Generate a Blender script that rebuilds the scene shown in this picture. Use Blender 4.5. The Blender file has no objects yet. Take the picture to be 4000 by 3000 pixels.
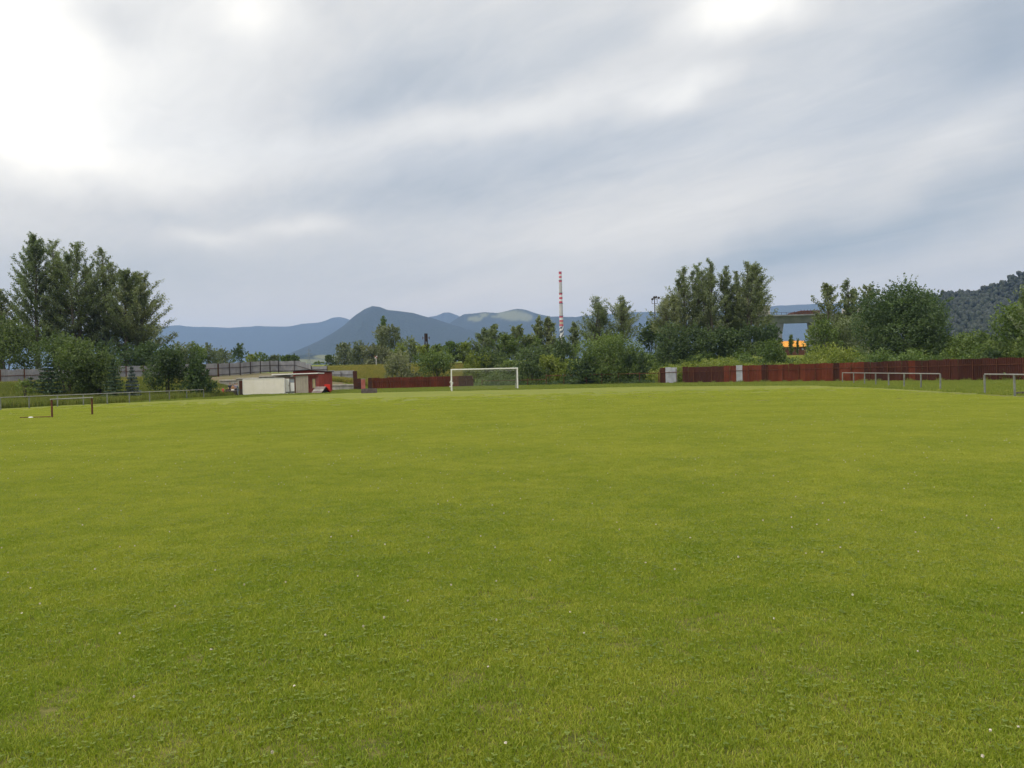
import bpy, math, random
import numpy as np
from mathutils import Vector, Matrix

R = math.radians
random.seed(7)
rng = np.random.default_rng(7)
scene = bpy.context.scene
COL = scene.collection

# ------------------------------------------------------------------ camera
FPX = 3000.0                       # focal length in pixels of the 4000 px wide photograph
CAMZ = 1.6
PITCH = -34.0 / FPX
ROLL = R(1.38)
fw = Vector((0, math.cos(PITCH), math.sin(PITCH)))
up0 = Vector((0, -math.sin(PITCH), math.cos(PITCH)))
rt0 = Vector((1, 0, 0))
upv = up0 * math.cos(ROLL) + rt0 * math.sin(ROLL)
rtv = rt0 * math.cos(ROLL) - up0 * math.sin(ROLL)
cam_d = bpy.data.cameras.new('camera')
cam = bpy.data.objects.new('camera', cam_d)
COL.objects.link(cam)
m = Matrix((rtv, upv, -fw)).transposed().to_4x4()
m.translation = Vector((0, 0, CAMZ))
cam.matrix_world = m
cam_d.sensor_width = 36.0
cam_d.lens = 36.0 * FPX / 4000.0
cam_d.clip_start = 0.1
cam_d.clip_end = 40000.0
scene.camera = cam

# ------------------------------------------------------------------ colour, exposure, sampling
scene.view_settings.view_transform = 'Standard'
scene.view_settings.look = 'None'
scene.view_settings.exposure = 0.35
scene.view_settings.gamma = 1.0
scene.view_settings.use_curve_mapping = False
scene.render.engine = 'CYCLES'
cy = scene.cycles
cy.use_denoising = True
cy.denoiser = 'OPENIMAGEDENOISE'
cy.max_bounces = 6
cy.diffuse_bounces = 3
cy.glossy_bounces = 2
cy.transmission_bounces = 3
cy.transparent_max_bounces = 12
cy.volume_bounces = 1
scene.render.filter_size = 1.7

# ------------------------------------------------------------------ sun (behind thin cloud, on the left, somewhat behind the camera)
SUN_EL, SUN_AZ = R(40), R(-122)      # azimuth from the view axis, negative = left
sd = bpy.data.lights.new('sun', 'SUN')
sd.energy = 1.5
sd.angle = R(14)
sd.color = (1.0, 0.96, 0.90)
sun = bpy.data.objects.new('sun', sd)
COL.objects.link(sun)
sdir = Vector((math.sin(SUN_AZ) * math.cos(SUN_EL), math.cos(SUN_AZ) * math.cos(SUN_EL), math.sin(SUN_EL)))
sun.rotation_euler = (-sdir).to_track_quat('-Z', 'Y').to_euler()

# ------------------------------------------------------------------ node helpers
class NT:
    def __init__(s, tree):
        s.t = tree; s.n = tree.nodes; s.l = tree.links
    def new(s, typ, **kw):
        n = s.n.new(typ)
        for k, v in kw.items(): setattr(n, k, v)
        return n
    def put(s, sock, v):
        if v is None: return
        if hasattr(v, 'is_linked') or hasattr(v, 'links'): s.l.new(v, sock)
        else: sock.default_value = v
    def m(s, op, a, b=None, c=None, clamp=False):
        n = s.n.new('ShaderNodeMath'); n.operation = op; n.use_clamp = clamp
        s.put(n.inputs[0], a); s.put(n.inputs[1], b)
        if c is not None: s.put(n.inputs[2], c)
        return n.outputs[0]
    def noise(s, vec, scale, detail=4, rough=0.55, dist=0.0):
        n = s.n.new('ShaderNodeTexNoise')
        s.put(n.inputs['Vector'], vec); n.inputs['Scale'].default_value = scale
        n.inputs['Detail'].default_value = detail; n.inputs['Roughness'].default_value = rough
        n.inputs['Distortion'].default_value = dist
        return n.outputs['Fac']
    def ramp(s, fac, stops, interp='LINEAR'):
        n = s.n.new('ShaderNodeValToRGB'); s.put(n.inputs[0], fac)
        cr = n.color_ramp; cr.interpolation = interp
        while len(cr.elements) > 1: cr.elements.remove(cr.elements[-1])
        for i, (p, c) in enumerate(stops):
            if not hasattr(c, '__len__'): c = (c, c, c)
            e = cr.elements[0] if i == 0 else cr.elements.new(p)
            e.position = p; e.color = (c[0], c[1], c[2], 1)
        return n.outputs[0]
    def mix(s, fac, a, b, blend='MIX'):
        n = s.n.new('ShaderNodeMix'); n.data_type = 'RGBA'; n.blend_type = blend
        s.put(n.inputs[0], fac)
        for i, v in ((6, a), (7, b)):
            if isinstance(v, tuple): v = (v[0], v[1], v[2], 1)
            s.put(n.inputs[i], v)
        return n.outputs[2]
    def mapr(s, v, a, b, c=0.0, d=1.0, smooth=True):
        n = s.n.new('ShaderNodeMapRange')
        if smooth: n.interpolation_type = 'SMOOTHSTEP'
        s.put(n.inputs[0], v)
        for i, x in enumerate((a, b, c, d)): n.inputs[i + 1].default_value = x
        return n.outputs[0]

# ------------------------------------------------------------------ sky: Nishita behind layered stratus
world = bpy.data.worlds.new('World')
scene.world = world
world.use_nodes = True
wt = NT(world.node_tree)
wt.n.clear()
BG = 0.1
tc = wt.new('ShaderNodeTexCoord')
sep = wt.new('ShaderNodeSeparateXYZ'); wt.l.new(tc.outputs['Generated'], sep.inputs[0])
dx, dy, dz = sep.outputs
nis = wt.new('ShaderNodeTexSky'); nis.sky_type = 'NISHITA'; nis.sun_disc = False
nis.sun_elevation = SUN_EL; nis.sun_rotation = SUN_AZ
nis.air_density = 1.0; nis.dust_density = 2.0
zc = wt.m('MAXIMUM', dz, 0.0)
den = wt.m('ADD', zc, 0.10)
px_ = wt.m('DIVIDE', dx, den); py_ = wt.m('DIVIDE', dy, den)
a_ = R(-38)
along = wt.m('ADD', wt.m('MULTIPLY', px_, math.sin(a_)), wt.m('MULTIPLY', py_, math.cos(a_)))
across = wt.m('SUBTRACT', wt.m('MULTIPLY', px_, math.cos(a_)), wt.m('MULTIPLY', py_, math.sin(a_)))
def comb(a, b, c=0.0):
    n = wt.new('ShaderNodeCombineXYZ'); wt.put(n.inputs[0], a); wt.put(n.inputs[1], b); wt.put(n.inputs[2], c)
    return n.outputs[0]
n1 = wt.noise(comb(wt.m('MULTIPLY', along, 0.30), across, 3.1), 0.75, 5, 0.5, 0.4)
n2 = wt.noise(comb(wt.m('MULTIPLY', along, 0.45), across, 9.7), 2.6, 6, 0.55, 0.5)
n3 = wt.noise(comb(wt.m('MULTIPLY', along, 0.7), wt.m('MULTIPLY', across, 1.6), 5.5), 5.5, 7, 0.62, 0.8)
az = wt.m('ARCTAN2', dx, dy)
el = wt.m('ARCSINE', dz)
w1 = wt.noise(tc.outputs['Generated'], 5.0, 4, 0.55)
w2 = wt.noise(comb(wt.m('ADD', dx, 7.3), dy, dz), 5.0, 4, 0.55)
azw = wt.m('ADD', az, wt.m('MULTIPLY', wt.m('SUBTRACT', w1, 0.5), 0.15))
elw = wt.m('ADD', el, wt.m('MULTIPLY', wt.m('SUBTRACT', w2, 0.5), 0.09))
F2 = FPX * 2212 / 4000
def pix2ae(px, py):
    d = fw * F2 + rtv * (px - 1106) + upv * (829.5 - py)
    d.normalize()
    return math.atan2(d.x, d.y), math.asin(d.z)
def blob(px, py, sx, sy, rot, amp):
    A, E = pix2ae(px, py)
    rot = R(rot) + ROLL
    c, s_ = math.cos(rot), math.sin(rot)
    u = wt.m('SUBTRACT', azw, A); v = wt.m('SUBTRACT', elw, E)
    U = wt.m('ADD', wt.m('MULTIPLY', u, c * F2 / sx), wt.m('MULTIPLY', v, s_ * F2 / sx))
    V = wt.m('ADD', wt.m('MULTIPLY', u, -s_ * F2 / sy), wt.m('MULTIPLY', v, c * F2 / sy))
    r2 = wt.m('ADD', wt.m('MULTIPLY', U, U), wt.m('MULTIPLY', V, V))
    return wt.m('MULTIPLY', wt.m('EXPONENT', wt.m('MULTIPLY', r2, -1.0)), amp)
light = [(0, 115, 175, 180, 0, 0.46), (110, 325, 110, 36, 0, 0.17), (560, 25, 70, 50, 0, 0.20),
         (1600, 20, 110, 50, 0, 0.36), (1480, 180, 120, 32, 5, 0.22), (1060, 235, 330, 40, 10, 0.16),
         (400, 370, 330, 60, 3, 0.10), (455, 512, 90, 17, 0, 0.12), (665, 503, 80, 17, 0, 0.15),
         (2140, 245, 150, 42, 22, 0.13), (1480, 440, 560, 60, 17, 0.07), (420, 150, 200, 260, 0, 0.12),
         (850, 190, 230, 78, 12, -0.12), (1180, 335, 430, 62, 13, -0.09), (650, 430, 420, 40, 2, -0.06),
         (1310, 375, 90, 12, 8, -0.05), (1900, 200, 260, 90, 22, -0.08), (2190, 90, 130, 130, 0, -0.10),
         (250, 460, 300, 22, -3, -0.05), (1130, 575, 200, 18, 3, -0.03), (250, 70, 60, 40, 20, -0.12)]
blue = [(1950, 488, 420, 56, 13, 0.62), (300, 590, 380, 60, 0, 0.30), (1620, 535, 170, 42, 8, 0.45),
        (2190, 110, 140, 110, 0, 0.40), (1000, 590, 300, 40, 0, 0.15), (2150, 590, 200, 30, 5, 0.2)]
S = blob(*light[0])
for b in light[1:]: S = wt.m('ADD', S, blob(*b))
Bm = blob(*blue[0])
for b in blue[1:]: Bm = wt.m('ADD', Bm, blob(*b))
L = wt.m('ADD', 0.60, S)
amp_n = wt.mapr(el, 0.02, 0.30, 0.35, 1.0)
nn = wt.m('ADD', wt.m('MULTIPLY', wt.m('SUBTRACT', n1, 0.5), 0.24),
          wt.m('ADD', wt.m('MULTIPLY', wt.m('SUBTRACT', n2, 0.5), 0.15), wt.m('MULTIPLY', wt.m('SUBTRACT', n3, 0.5), 0.125)))
L = wt.m('ADD', L, wt.m('MULTIPLY', nn, amp_n))
L = wt.m('ADD', L, wt.mapr(el, R(26), R(62), 0.0, 0.95))
L = wt.m('MAXIMUM', L, 0.40)
tint = wt.ramp(wt.mapr(L, 0.45, 0.95, 0, 1, False), [(0.0, (0.86, 0.965, 1.14)), (0.35, (0.955, 0.985, 1.055)), (1.0, (1.0, 1.0, 1.0))])
Lv = wt.new('ShaderNodeVectorMath', operation='SCALE'); wt.l.new(tint, Lv.inputs[0]); wt.l.new(wt.m('MULTIPLY', L, 1.0 / BG), Lv.inputs[3])
bl = wt.mix(1.0, nis.outputs[0], (0.42, 0.46, 0.54), 'MULTIPLY')
bl = wt.mix(0.5, bl, (0.27 / BG, 0.36 / BG, 0.47 / BG))
bmask = wt.m('MULTIPLY', Bm, wt.mapr(n2, 0.25, 0.65, 0.55, 1.15, False), clamp=True)
colr = wt.mix(bmask, Lv.outputs[0], bl)
colr = wt.mix(1.0, colr, wt.ramp(wt.mapr(el, 0.0, R(16), 0, 1, False), [(0.0, (1.32, 1.05, 0.70)), (0.5, (1.12, 1.02, 0.85)), (1.0, (1.05, 1.01, 0.925))]), 'MULTIPLY')
bg = wt.new('ShaderNodeBackground'); wt.l.new(colr, bg.inputs[0]); bg.inputs[1].default_value = BG
wo = wt.new('ShaderNodeOutputWorld'); wt.l.new(bg.outputs[0], wo.inputs[0])
world.cycles.sampling_method = 'MANUAL'
world.cycles.sample_map_resolution = 1024

# ------------------------------------------------------------------ placement helpers
def at(px, py, D):
    d = fw + rtv * ((px - 2000) / FPX) + upv * ((1500 - py) / FPX)
    return Vector((0, 0, CAMZ)) + d * (D / d.y)
def hz(px): return 1466 - 0.0241 * (px - 2000)
def X(px, D): return at(px, hz(px), D).x
def Z(px, py, D): return at(px, py, D).z

def sstep(a, b, v):
    t = np.clip((v - a) / (b - a), 0, 1); return t * t * (3 - 2 * t)
FENCE = [(-60, 113), (-28, 114), (-6, 117), (19.7, 102), (33.5, 87.5), (45.3, 68), (60, 46), (75, 20), (85, -40)]
_fx = np.array([p[0] for p in FENCE], float); _fy = np.array([p[1] for p in FENCE], float)
def fence_y(x): return np.interp(x, _fx, _fy)
def xl(y): return -36.0 + 0.21 * (y - 54.0)
def terr(x, y):
    x = np.asarray(x, float); y = np.asarray(y, float)
    d = xl(y) - x
    HL = np.interp(y, [-40, 60, 88, 120, 134, 180], [1.2, 1.4, 1.6, 2.5, 3.0, 3.6])
    zl = HL * sstep(5, 19, d) * (1 - 0.0 * x)
    fy = fence_y(x)
    db = y - fy
    zb = 3.6 * sstep(2, 36, db)
    # terrace corner
    wgt = sstep(-24, -31, x) if False else np.clip((-24 - x) / 10.0, 0, 1)
    zt = np.where(y > 114.6, 0.9 + wgt * 1.2 + np.clip((-34.8 - x) / 1.5, 0, 1) * sstep(114.6, 132, y) * 0.9, 0.0)
    zt = zt * np.clip((-21.5 - x) / 1.5, 0, 1)
    z = np.maximum(zl * np.where((x > -44.5) & (y > 90), np.clip((-x - 30) / 14.0, 0, 1) ** 1.2, 1), zb)
    z = np.where((y < 114.6) & (x > -46) & (y > 96), z * np.clip((-x - 38) / 8.0, 0.25, 1), z)
    z = np.maximum(z, zt)
    z = z + 3.0 * sstep(150, 260, y)
    return z
def tz(x, y): return float(terr(x, y))

# ------------------------------------------------------------------ object helpers
def tag(o, label=None, cat=None, group=None, kind=None):
    if label: o['label'] = label
    if cat: o['category'] = cat
    if group: o['group'] = group
    if kind: o['kind'] = kind
    return o
def thing(name, label, cat, loc, rz=0.0, group=None):
    o = bpy.data.objects.new(name, None); COL.objects.link(o)
    o.empty_display_size = 0.3
    o.location = loc; o.rotation_euler = (0, 0, rz)
    return tag(o, label, cat, group)
def part(name, me, parent=None, loc=(0, 0, 0), rot=(0, 0, 0), scl=(1, 1, 1)):
    o = bpy.data.objects.new(name, me); COL.objects.link(o)
    o.location = loc; o.rotation_euler = rot; o.scale = scl
    if parent: o.parent = parent
    return o
def npmesh(name, V, F, mats, smooth=False, attrs=None, midx=None):
    """V (n,3); F (m,k) array of equal polygons, or list of arrays"""
    me = bpy.data.meshes.new(name)
    if not isinstance(F, (list, tuple)): F = [F]
    F = [np.asarray(f, np.int32) for f in F if len(f)]
    V = np.asarray(V, np.float32)
    me.vertices.add(len(V)); me.vertices.foreach_set('co', V.ravel())
    loops = np.concatenate([f.ravel() for f in F])
    tot = np.concatenate([np.full(len(f), f.shape[1], np.int32) for f in F])
    start = np.concatenate([[0], np.cumsum(tot)[:-1]]).astype(np.int32)
    me.loops.add(len(loops)); me.loops.foreach_set('vertex_index', loops)
    me.polygons.add(len(tot)); me.polygons.foreach_set('loop_start', start); me.polygons.foreach_set('loop_total', tot)
    if smooth: me.polygons.foreach_set('use_smooth', np.ones(len(tot), bool))
    if midx is not None: me.polygons.foreach_set('material_index', np.asarray(midx, np.int32))
    for mt in (mats if isinstance(mats, (list, tuple)) else [mats]): me.materials.append(mt)
    if attrs:
        for k, a in attrs.items():
            at_ = me.attributes.new(k, 'FLOAT', 'POINT'); at_.data.foreach_set('value', np.asarray(a, np.float32))
    me.update(calc_edges=True)
    return me

class MB:
    """collects simple solids into one mesh"""
    def __init__(s): s.v = []; s.f = []; s.mi = []; s.cur = 0
    def add(s, vs, fs):
        o = len(s.v); s.v += [tuple(v) for v in vs]
        for f in fs: s.f.append(tuple(i + o for i in f)); s.mi.append(s.cur)
        return s
    def box(s, x0, x1, y0, y1, z0, z1, b=0.0):
        if b > 0:
            vs = []
            for (z, i) in ((z0, b), (z0 + b, 0), (z1 - b, 0), (z1, b)):
                vs += [(x0 + i, y0 + i, z), (x1 - i, y0 + i, z), (x1 - i, y1 - i, z), (x0 + i, y1 - i, z)]
            fs = [(3, 2, 1, 0), (12, 13, 14, 15)]
            for k in range(3):
                for j in range(4):
                    a = k * 4 + j; c = k * 4 + (j + 1) % 4
                    fs.append((a, c, c + 4, a + 4))
            return s.add(vs, fs)
        vs = [(x0, y0, z0), (x1, y0, z0), (x1, y1, z0), (x0, y1, z0), (x0, y0, z1), (x1, y0, z1), (x1, y1, z1), (x0, y1, z1)]
        return s.add(vs, [(3, 2, 1, 0), (4, 5, 6, 7), (0, 1, 5, 4), (1, 2, 6, 5), (2, 3, 7, 6), (3, 0, 4, 7)])
    def tube(s, p, q, r, r2=None, n=8, cap=True):
        p = Vector(p); q = Vector(q); r2 = r if r2 is None else r2
        d = (q - p); L = d.length
        if L < 1e-6: return s
        d.normalize(); a = d.orthogonal().normalized(); b = d.cross(a)
        vs = []
        for (c, rr) in ((p, r), (q, r2)):
            for i in range(n):
                t = 2 * math.pi * i / n
                vs.append(c + a * (rr * math.cos(t)) + b * (rr * math.sin(t)))
        fs = [(i, (i + 1) % n, n + (i + 1) % n, n + i) for i in range(n)]
        if cap: fs += [tuple(reversed(range(n))), tuple(range(n, 2 * n))]
        return s.add(vs, fs)
    def path(s, pts, rs, n=6):
        for i in range(len(pts) - 1): s.tube(pts[i], pts[i + 1], rs[i], rs[i + 1], n, i in (0, len(pts) - 2))
        return s
    def mesh(s, name, mats, smooth=False):
        me = bpy.data.meshes.new(name); me.from_pydata(s.v, [], s.f)
        for mt in (mats if isinstance(mats, (list, tuple)) else [mats]): me.materials.append(mt)
        me.polygons.foreach_set('material_index', s.mi)
        if smooth: me.polygons.foreach_set('use_smooth', [True] * len(s.f))
        me.update(); return me
    def part(s, name, mats, parent=None, smooth=False, **kw):
        return part(name, s.mesh(name, mats, smooth), parent, **kw)

# ------------------------------------------------------------------ materials
def mat(name, build):
    mt = bpy.data.materials.new(name); mt.use_nodes = True
    t = NT(mt.node_tree); t.n.clear()
    out = t.new('ShaderNodeOutputMaterial')
    build(t, out)
    return mt
def principled(t, out, base, rough=0.7, bump=None, bstr=0.3, bdist=0.02, metal=0.0, spec=0.5):
    p = t.new('ShaderNodeBsdfPrincipled')
    if isinstance(base, tuple): base = (base[0], base[1], base[2], 1)
    t.put(p.inputs['Base Color'], base); t.put(p.inputs['Roughness'], rough)
    t.put(p.inputs['Metallic'], metal); p.inputs['Specular IOR Level'].default_value = spec
    if bump is not None:
        b = t.new('ShaderNodeBump'); b.inputs['Strength'].default_value = bstr; b.inputs['Distance'].default_value = bdist
        t.l.new(bump, b.inputs['Height']); t.l.new(b.outputs[0], p.inputs['Normal'])
    t.l.new(p.outputs[0], out.inputs[0])
    return p
def geo_pos(t):
    return t.new('ShaderNodeNewGeometry').outputs['Position']
def worn(name, c1, c2, rough=0.6, scale=2.0, dirt=(0.10, 0.07, 0.05), dirt_amt=0.5, metal=0.0, objvar=0.15, streak=True):
    def b(t, out):
        pos = geo_pos(t)
        n = t.noise(pos, scale, 5, 0.6)
        base = t.mix(t.mapr(n, 0.35, 0.65), c1, c2)
        oi = t.new('ShaderNodeObjectInfo').outputs['Random']
        base = t.mix(1.0, base, t.ramp(oi, [(0.0, 1 - objvar), (1.0, 1 + 0.0)]), 'MULTIPLY')
        vm = t.new('ShaderNodeVectorMath', operation='MULTIPLY'); t.l.new(pos, vm.inputs[0])
        vm.inputs[1].default_value = (6, 6, 0.7) if streak else (3, 3, 3)
        n2 = t.noise(vm.outputs[0], 1.0, 5, 0.65)
        base = t.mix(t.m('MULTIPLY', t.mapr(n2, 0.52, 0.72), dirt_amt), base, dirt)
        principled(t, out, base, rough, t.noise(pos, 30, 3), 0.15, 0.01, metal, 0.15)
    return mat(name, b)
def leafmat(name, c1, c2, c3, trans=0.35):
    def b(t, out):
        a = t.new('ShaderNodeAttribute', attribute_name='tint').outputs['Fac']
        col = t.ramp(a, [(0.0, c1), (0.5, c2), (1.0, c3)])
        oi = t.new('ShaderNodeObjectInfo').outputs['Random']
        col = t.mix(1.0, col, t.ramp(oi, [(0.0, (0.85, 0.90, 0.9)), (1.0, (1.12, 1.05, 1.0))]), 'MULTIPLY')
        d = t.new('ShaderNodeBsdfPrincipled'); t.l.new(col, d.inputs['Base Color']); d.inputs['Roughness'].default_value = 0.55
        d.inputs['Specular IOR Level'].default_value = 0.35
        tr = t.new('ShaderNodeBsdfTranslucent')
        t.l.new(t.mix(1.0, col, (1.15, 1.25, 0.55), 'MULTIPLY'), tr.inputs[0])
        mx = t.new('ShaderNodeMixShader'); mx.inputs[0].default_value = trans
        t.l.new(d.outputs[0], mx.inputs[1]); t.l.new(tr.outputs[0], mx.inputs[2]); t.l.new(mx.outputs[0], out.inputs[0])
    return mat(name, b)

M = {}
M['bark'] = worn('bark', (0.09, 0.075, 0.06), (0.15, 0.13, 0.11), 0.9, 3, (0.04, 0.04, 0.03), 0.5)
M['poplar'] = leafmat('poplar leaves', (0.098, 0.127, 0.052), (0.167, 0.201, 0.094), (0.287, 0.322, 0.207), 0.42)
M['midgreen'] = leafmat('bush leaves', (0.058, 0.088, 0.029), (0.091, 0.133, 0.042), (0.156, 0.202, 0.065))
M['willow'] = leafmat('willow leaves', (0.098, 0.127, 0.063), (0.149, 0.178, 0.098), (0.230, 0.253, 0.161))
M['alder'] = leafmat('alder leaves', (0.043, 0.072, 0.029), (0.072, 0.113, 0.043), (0.123, 0.174, 0.065))
M['green'] = leafmat('green leaves', (0.069, 0.109, 0.029), (0.109, 0.167, 0.043), (0.172, 0.230, 0.063))
M['lime'] = leafmat('yellow green leaves', (0.11, 0.15, 0.025), (0.17, 0.22, 0.035), (0.25, 0.29, 0.06))
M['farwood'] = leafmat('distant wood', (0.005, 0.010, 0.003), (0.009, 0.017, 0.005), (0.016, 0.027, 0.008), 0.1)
M['spruce'] = leafmat('spruce needles', (0.030, 0.054, 0.034), (0.048, 0.084, 0.048), (0.072, 0.120, 0.060), 0.1)
M['bluespruce'] = leafmat('blue spruce needles', (0.05, 0.075, 0.07), (0.09, 0.12, 0.12), (0.15, 0.19, 0.19), 0.1)

def blademat():
    def b(t, out):
        pos = geo_pos(t)
        a = t.new('ShaderNodeAttribute', attribute_name='tint').outputs['Fac']
        big = t.noise(pos, 0.35, 4, 0.6)
        mid = t.noise(pos, 2.2, 3, 0.6)
        dry = t.ramp(a, [(0.0, (0.265, 0.310, 0.038)), (0.55, (0.435, 0.435, 0.066)), (0.85, (0.555, 0.50, 0.115)), (1.0, (0.70, 0.60, 0.26))])
        lush = t.ramp(a, [(0.0, (0.13, 0.20, 0.016)), (0.55, (0.26, 0.325, 0.028)), (0.85, (0.43, 0.42, 0.07)), (1.0, (0.66, 0.54, 0.20))])
        f = t.m('ADD', t.m('MULTIPLY', t.mapr(big, 0.32, 0.68), 0.46), t.m('ADD', t.m('MULTIPLY', t.mapr(mid, 0.35, 0.68), 0.36), 0.09))
        sepp = t.new('ShaderNodeSeparateXYZ'); t.l.new(pos, sepp.inputs[0])
        f = t.m('ADD', f, t.mapr(sepp.outputs[1], 3.0, 16.0, -0.22, 0.22), clamp=True)
        col = t.mix(f, lush, dry)
        d = t.new('ShaderNodeBsdfPrincipled'); t.l.new(col, d.inputs['Base Color']); d.inputs['Roughness'].default_value = 0.5
        d.inputs['Specular IOR Level'].default_value = 0.3
        tr = t.new('ShaderNodeBsdfTranslucent'); t.l.new(t.mix(1.0, col, (1.1, 1.2, 0.5), 'MULTIPLY'), tr.inputs[0])
        mx = t.new('ShaderNodeMixShader'); mx.inputs[0].default_value = 0.45
        t.l.new(d.outputs[0], mx.inputs[1]); t.l.new(tr.outputs[0], mx.inputs[2]); t.l.new(mx.outputs[0], out.inputs[0])
    return mat('grass blade', b)
M['blade'] = blademat()
M['tallblade'] = leafmat('tall grass', (0.085, 0.125, 0.02), (0.17, 0.20, 0.035), (0.36, 0.31, 0.10), 0.3)
M['vergeblade'] = leafmat('verge grass', (0.12, 0.17, 0.022), (0.22, 0.26, 0.040), (0.38, 0.35, 0.10), 0.4)
M['goldblade'] = leafmat('dry grass', (0.17, 0.18, 0.03), (0.30, 0.26, 0.06), (0.45, 0.36, 0.13), 0.3)
M['clover_white'] = mat('clover blossom', lambda t, o: principled(t, o, (0.68, 0.62, 0.52), 0.8))
M['clover'] = leafmat('clover leaf', (0.10, 0.150, 0.016), (0.15, 0.21, 0.026), (0.22, 0.27, 0.05), 0.3)

def groundmat(t, out):
    pos = geo_pos(t)
    mown = t.new('ShaderNodeAttribute', attribute_name='mown').outputs['Fac']
    sep = t.new('ShaderNodeSeparateXYZ'); t.l.new(pos, sep.inputs[0])
    big = t.noise(pos, 0.06, 4, 0.6); md = t.noise(pos, 0.35, 4, 0.6); sm = t.noise(pos, 2.2, 5, 0.65); fine = t.noise(pos, 14, 4, 0.7); vf = t.noise(pos, 60, 3, 0.7)
    a = t.m('ADD', t.m('MULTIPLY', md, 0.40), t.m('ADD', t.m('MULTIPLY', sm, 0.30), t.m('MULTIPLY', big, 0.30)))
    pitch = t.ramp(a, [(0.36, (0.118, 0.152, 0.016)), (0.48, (0.172, 0.193, 0.023)), (0.62, (0.215, 0.218, 0.034))])
    pitch = t.mix(t.mapr(fine, 0.30, 0.62, 0.45, 0.0), pitch, (0.085, 0.12, 0.022))
    pitch = t.mix(t.mapr(vf, 0.62, 0.74, 0.0, 0.5), pitch, (0.30, 0.27, 0.09))
    thatch = t.mix(t.mapr(fine, 0.35, 0.65), (0.06, 0.07, 0.015), (0.15, 0.13, 0.045))
    pitch = t.mix(t.mapr(sep.outputs[1], 30, 58, 0.8, 0.0), pitch, thatch)
    rough_c = t.ramp(a, [(0.36, (0.085, 0.130, 0.018)), (0.50, (0.145, 0.185, 0.028)), (0.66, (0.23, 0.22, 0.050))])
    far = t.ramp(big, [(0.4, (0.08, 0.11, 0.035)), (0.6, (0.16, 0.17, 0.06))])
    rough_c = t.mix(t.mapr(sep.outputs[1], 160, 400), rough_c, far)
    bare = t.new('ShaderNodeAttribute', attribute_name='bare').outputs['Fac']
    earth = t.mix(t.mapr(sm, 0.4, 0.62), (0.16, 0.125, 0.085), (0.13, 0.13, 0.05))
    rough_c = t.mix(bare, rough_c, earth)
    col = t.mix(mown, rough_c, pitch)
    hgt = t.m('ADD', fine, t.m('MULTIPLY', vf, 0.5))
    principled(t, out, col, 0.85, hgt, 0.5, 0.04, 0, 0.15)
M['ground'] = mat('turf', groundmat)
M['concrete'] = worn('weathered concrete', (0.27, 0.26, 0.23), (0.38, 0.36, 0.32), 0.9, 1.5, (0.12, 0.11, 0.09), 0.6)
M['concrete_cap'] = worn('pale concrete', (0.42, 0.39, 0.34), (0.52, 0.49, 0.43), 0.9, 1.5, (0.18, 0.15, 0.11), 0.5)
M['bridge'] = worn('blue grey bridge concrete', (0.19, 0.20, 0.20), (0.25, 0.26, 0.26), 0.9, 0.3, (0.14, 0.13, 0.12), 0.5)
M['dirt'] = worn('bare earth', (0.14, 0.11, 0.08), (0.21, 0.17, 0.11), 0.95, 1.5, (0.10, 0.12, 0.04), 0.5)
M['greysheet'] = worn('grey steel sheet', (0.29, 0.285, 0.30), (0.38, 0.375, 0.385), 0.55, 0.6, (0.14, 0.12, 0.11), 0.35, 0.0, 0.2)
M['palesheet'] = worn('pale zinc sheet', (0.34, 0.35, 0.38), (0.44, 0.45, 0.48), 0.5, 1.0, (0.25, 0.20, 0.13), 0.35, 0.0, 0.2)
M['redsheet'] = worn('red painted sheet', (0.125, 0.031, 0.015), (0.165, 0.041, 0.020), 0.6, 0.7, (0.10, 0.028, 0.016), 0.5, 0.0, 0.3)
M['darkredsheet'] = worn('dark rusty sheet', (0.060, 0.022, 0.015), (0.080, 0.026, 0.017), 0.7, 0.7, (0.045, 0.022, 0.015), 0.6, 0.0, 0.4)
M['brownsheet'] = worn('brown rusty sheet', (0.055, 0.022, 0.014), (0.085, 0.030, 0.018), 0.75, 1.0, (0.03, 0.015, 0.01), 0.5)
M['rust'] = worn('rusty steel', (0.09, 0.035, 0.022), (0.14, 0.055, 0.03), 0.8, 5, (0.05, 0.025, 0.02), 0.5)
M['darksteel'] = worn('dark steel', (0.045, 0.035, 0.032), (0.07, 0.05, 0.045), 0.7, 4, (0.08, 0.035, 0.02), 0.5)
M['paleSteel'] = worn('pale weathered pipe', (0.27, 0.27, 0.25), (0.34, 0.34, 0.32), 0.55, 4, (0.28, 0.20, 0.12), 0.4)
M['greypost'] = worn('grey post', (0.16, 0.17, 0.15), (0.24, 0.25, 0.22), 0.8, 4, (0.10, 0.08, 0.05), 0.4)
M['white'] = worn('white paint', (0.78, 0.77, 0.72), (0.84, 0.83, 0.80), 0.45, 3, (0.45, 0.38, 0.28), 0.3)
M['cream'] = worn('cream container paint', (0.76, 0.71, 0.61), (0.81, 0.76, 0.67), 0.5, 0.8, (0.50, 0.40, 0.30), 0.14)
M['beige'] = worn('grey beige sheet', (0.34, 0.30, 0.24), (0.42, 0.37, 0.29), 0.7, 0.8, (0.24, 0.20, 0.17), 0.6)
M['shedred'] = worn('faded red boards', (0.30, 0.075, 0.065), (0.38, 0.12, 0.10), 0.8, 1.2, (0.42, 0.22, 0.20), 0.45)
M['shedred2'] = worn('red boards', (0.27, 0.045, 0.035), (0.33, 0.06, 0.045), 0.8, 1.2, (0.16, 0.04, 0.03), 0.5)
M['brightred'] = worn('bright red sheet', (0.55, 0.035, 0.025), (0.62, 0.05, 0.035), 0.5, 1.2, (0.3, 0.04, 0.03), 0.3)
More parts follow.
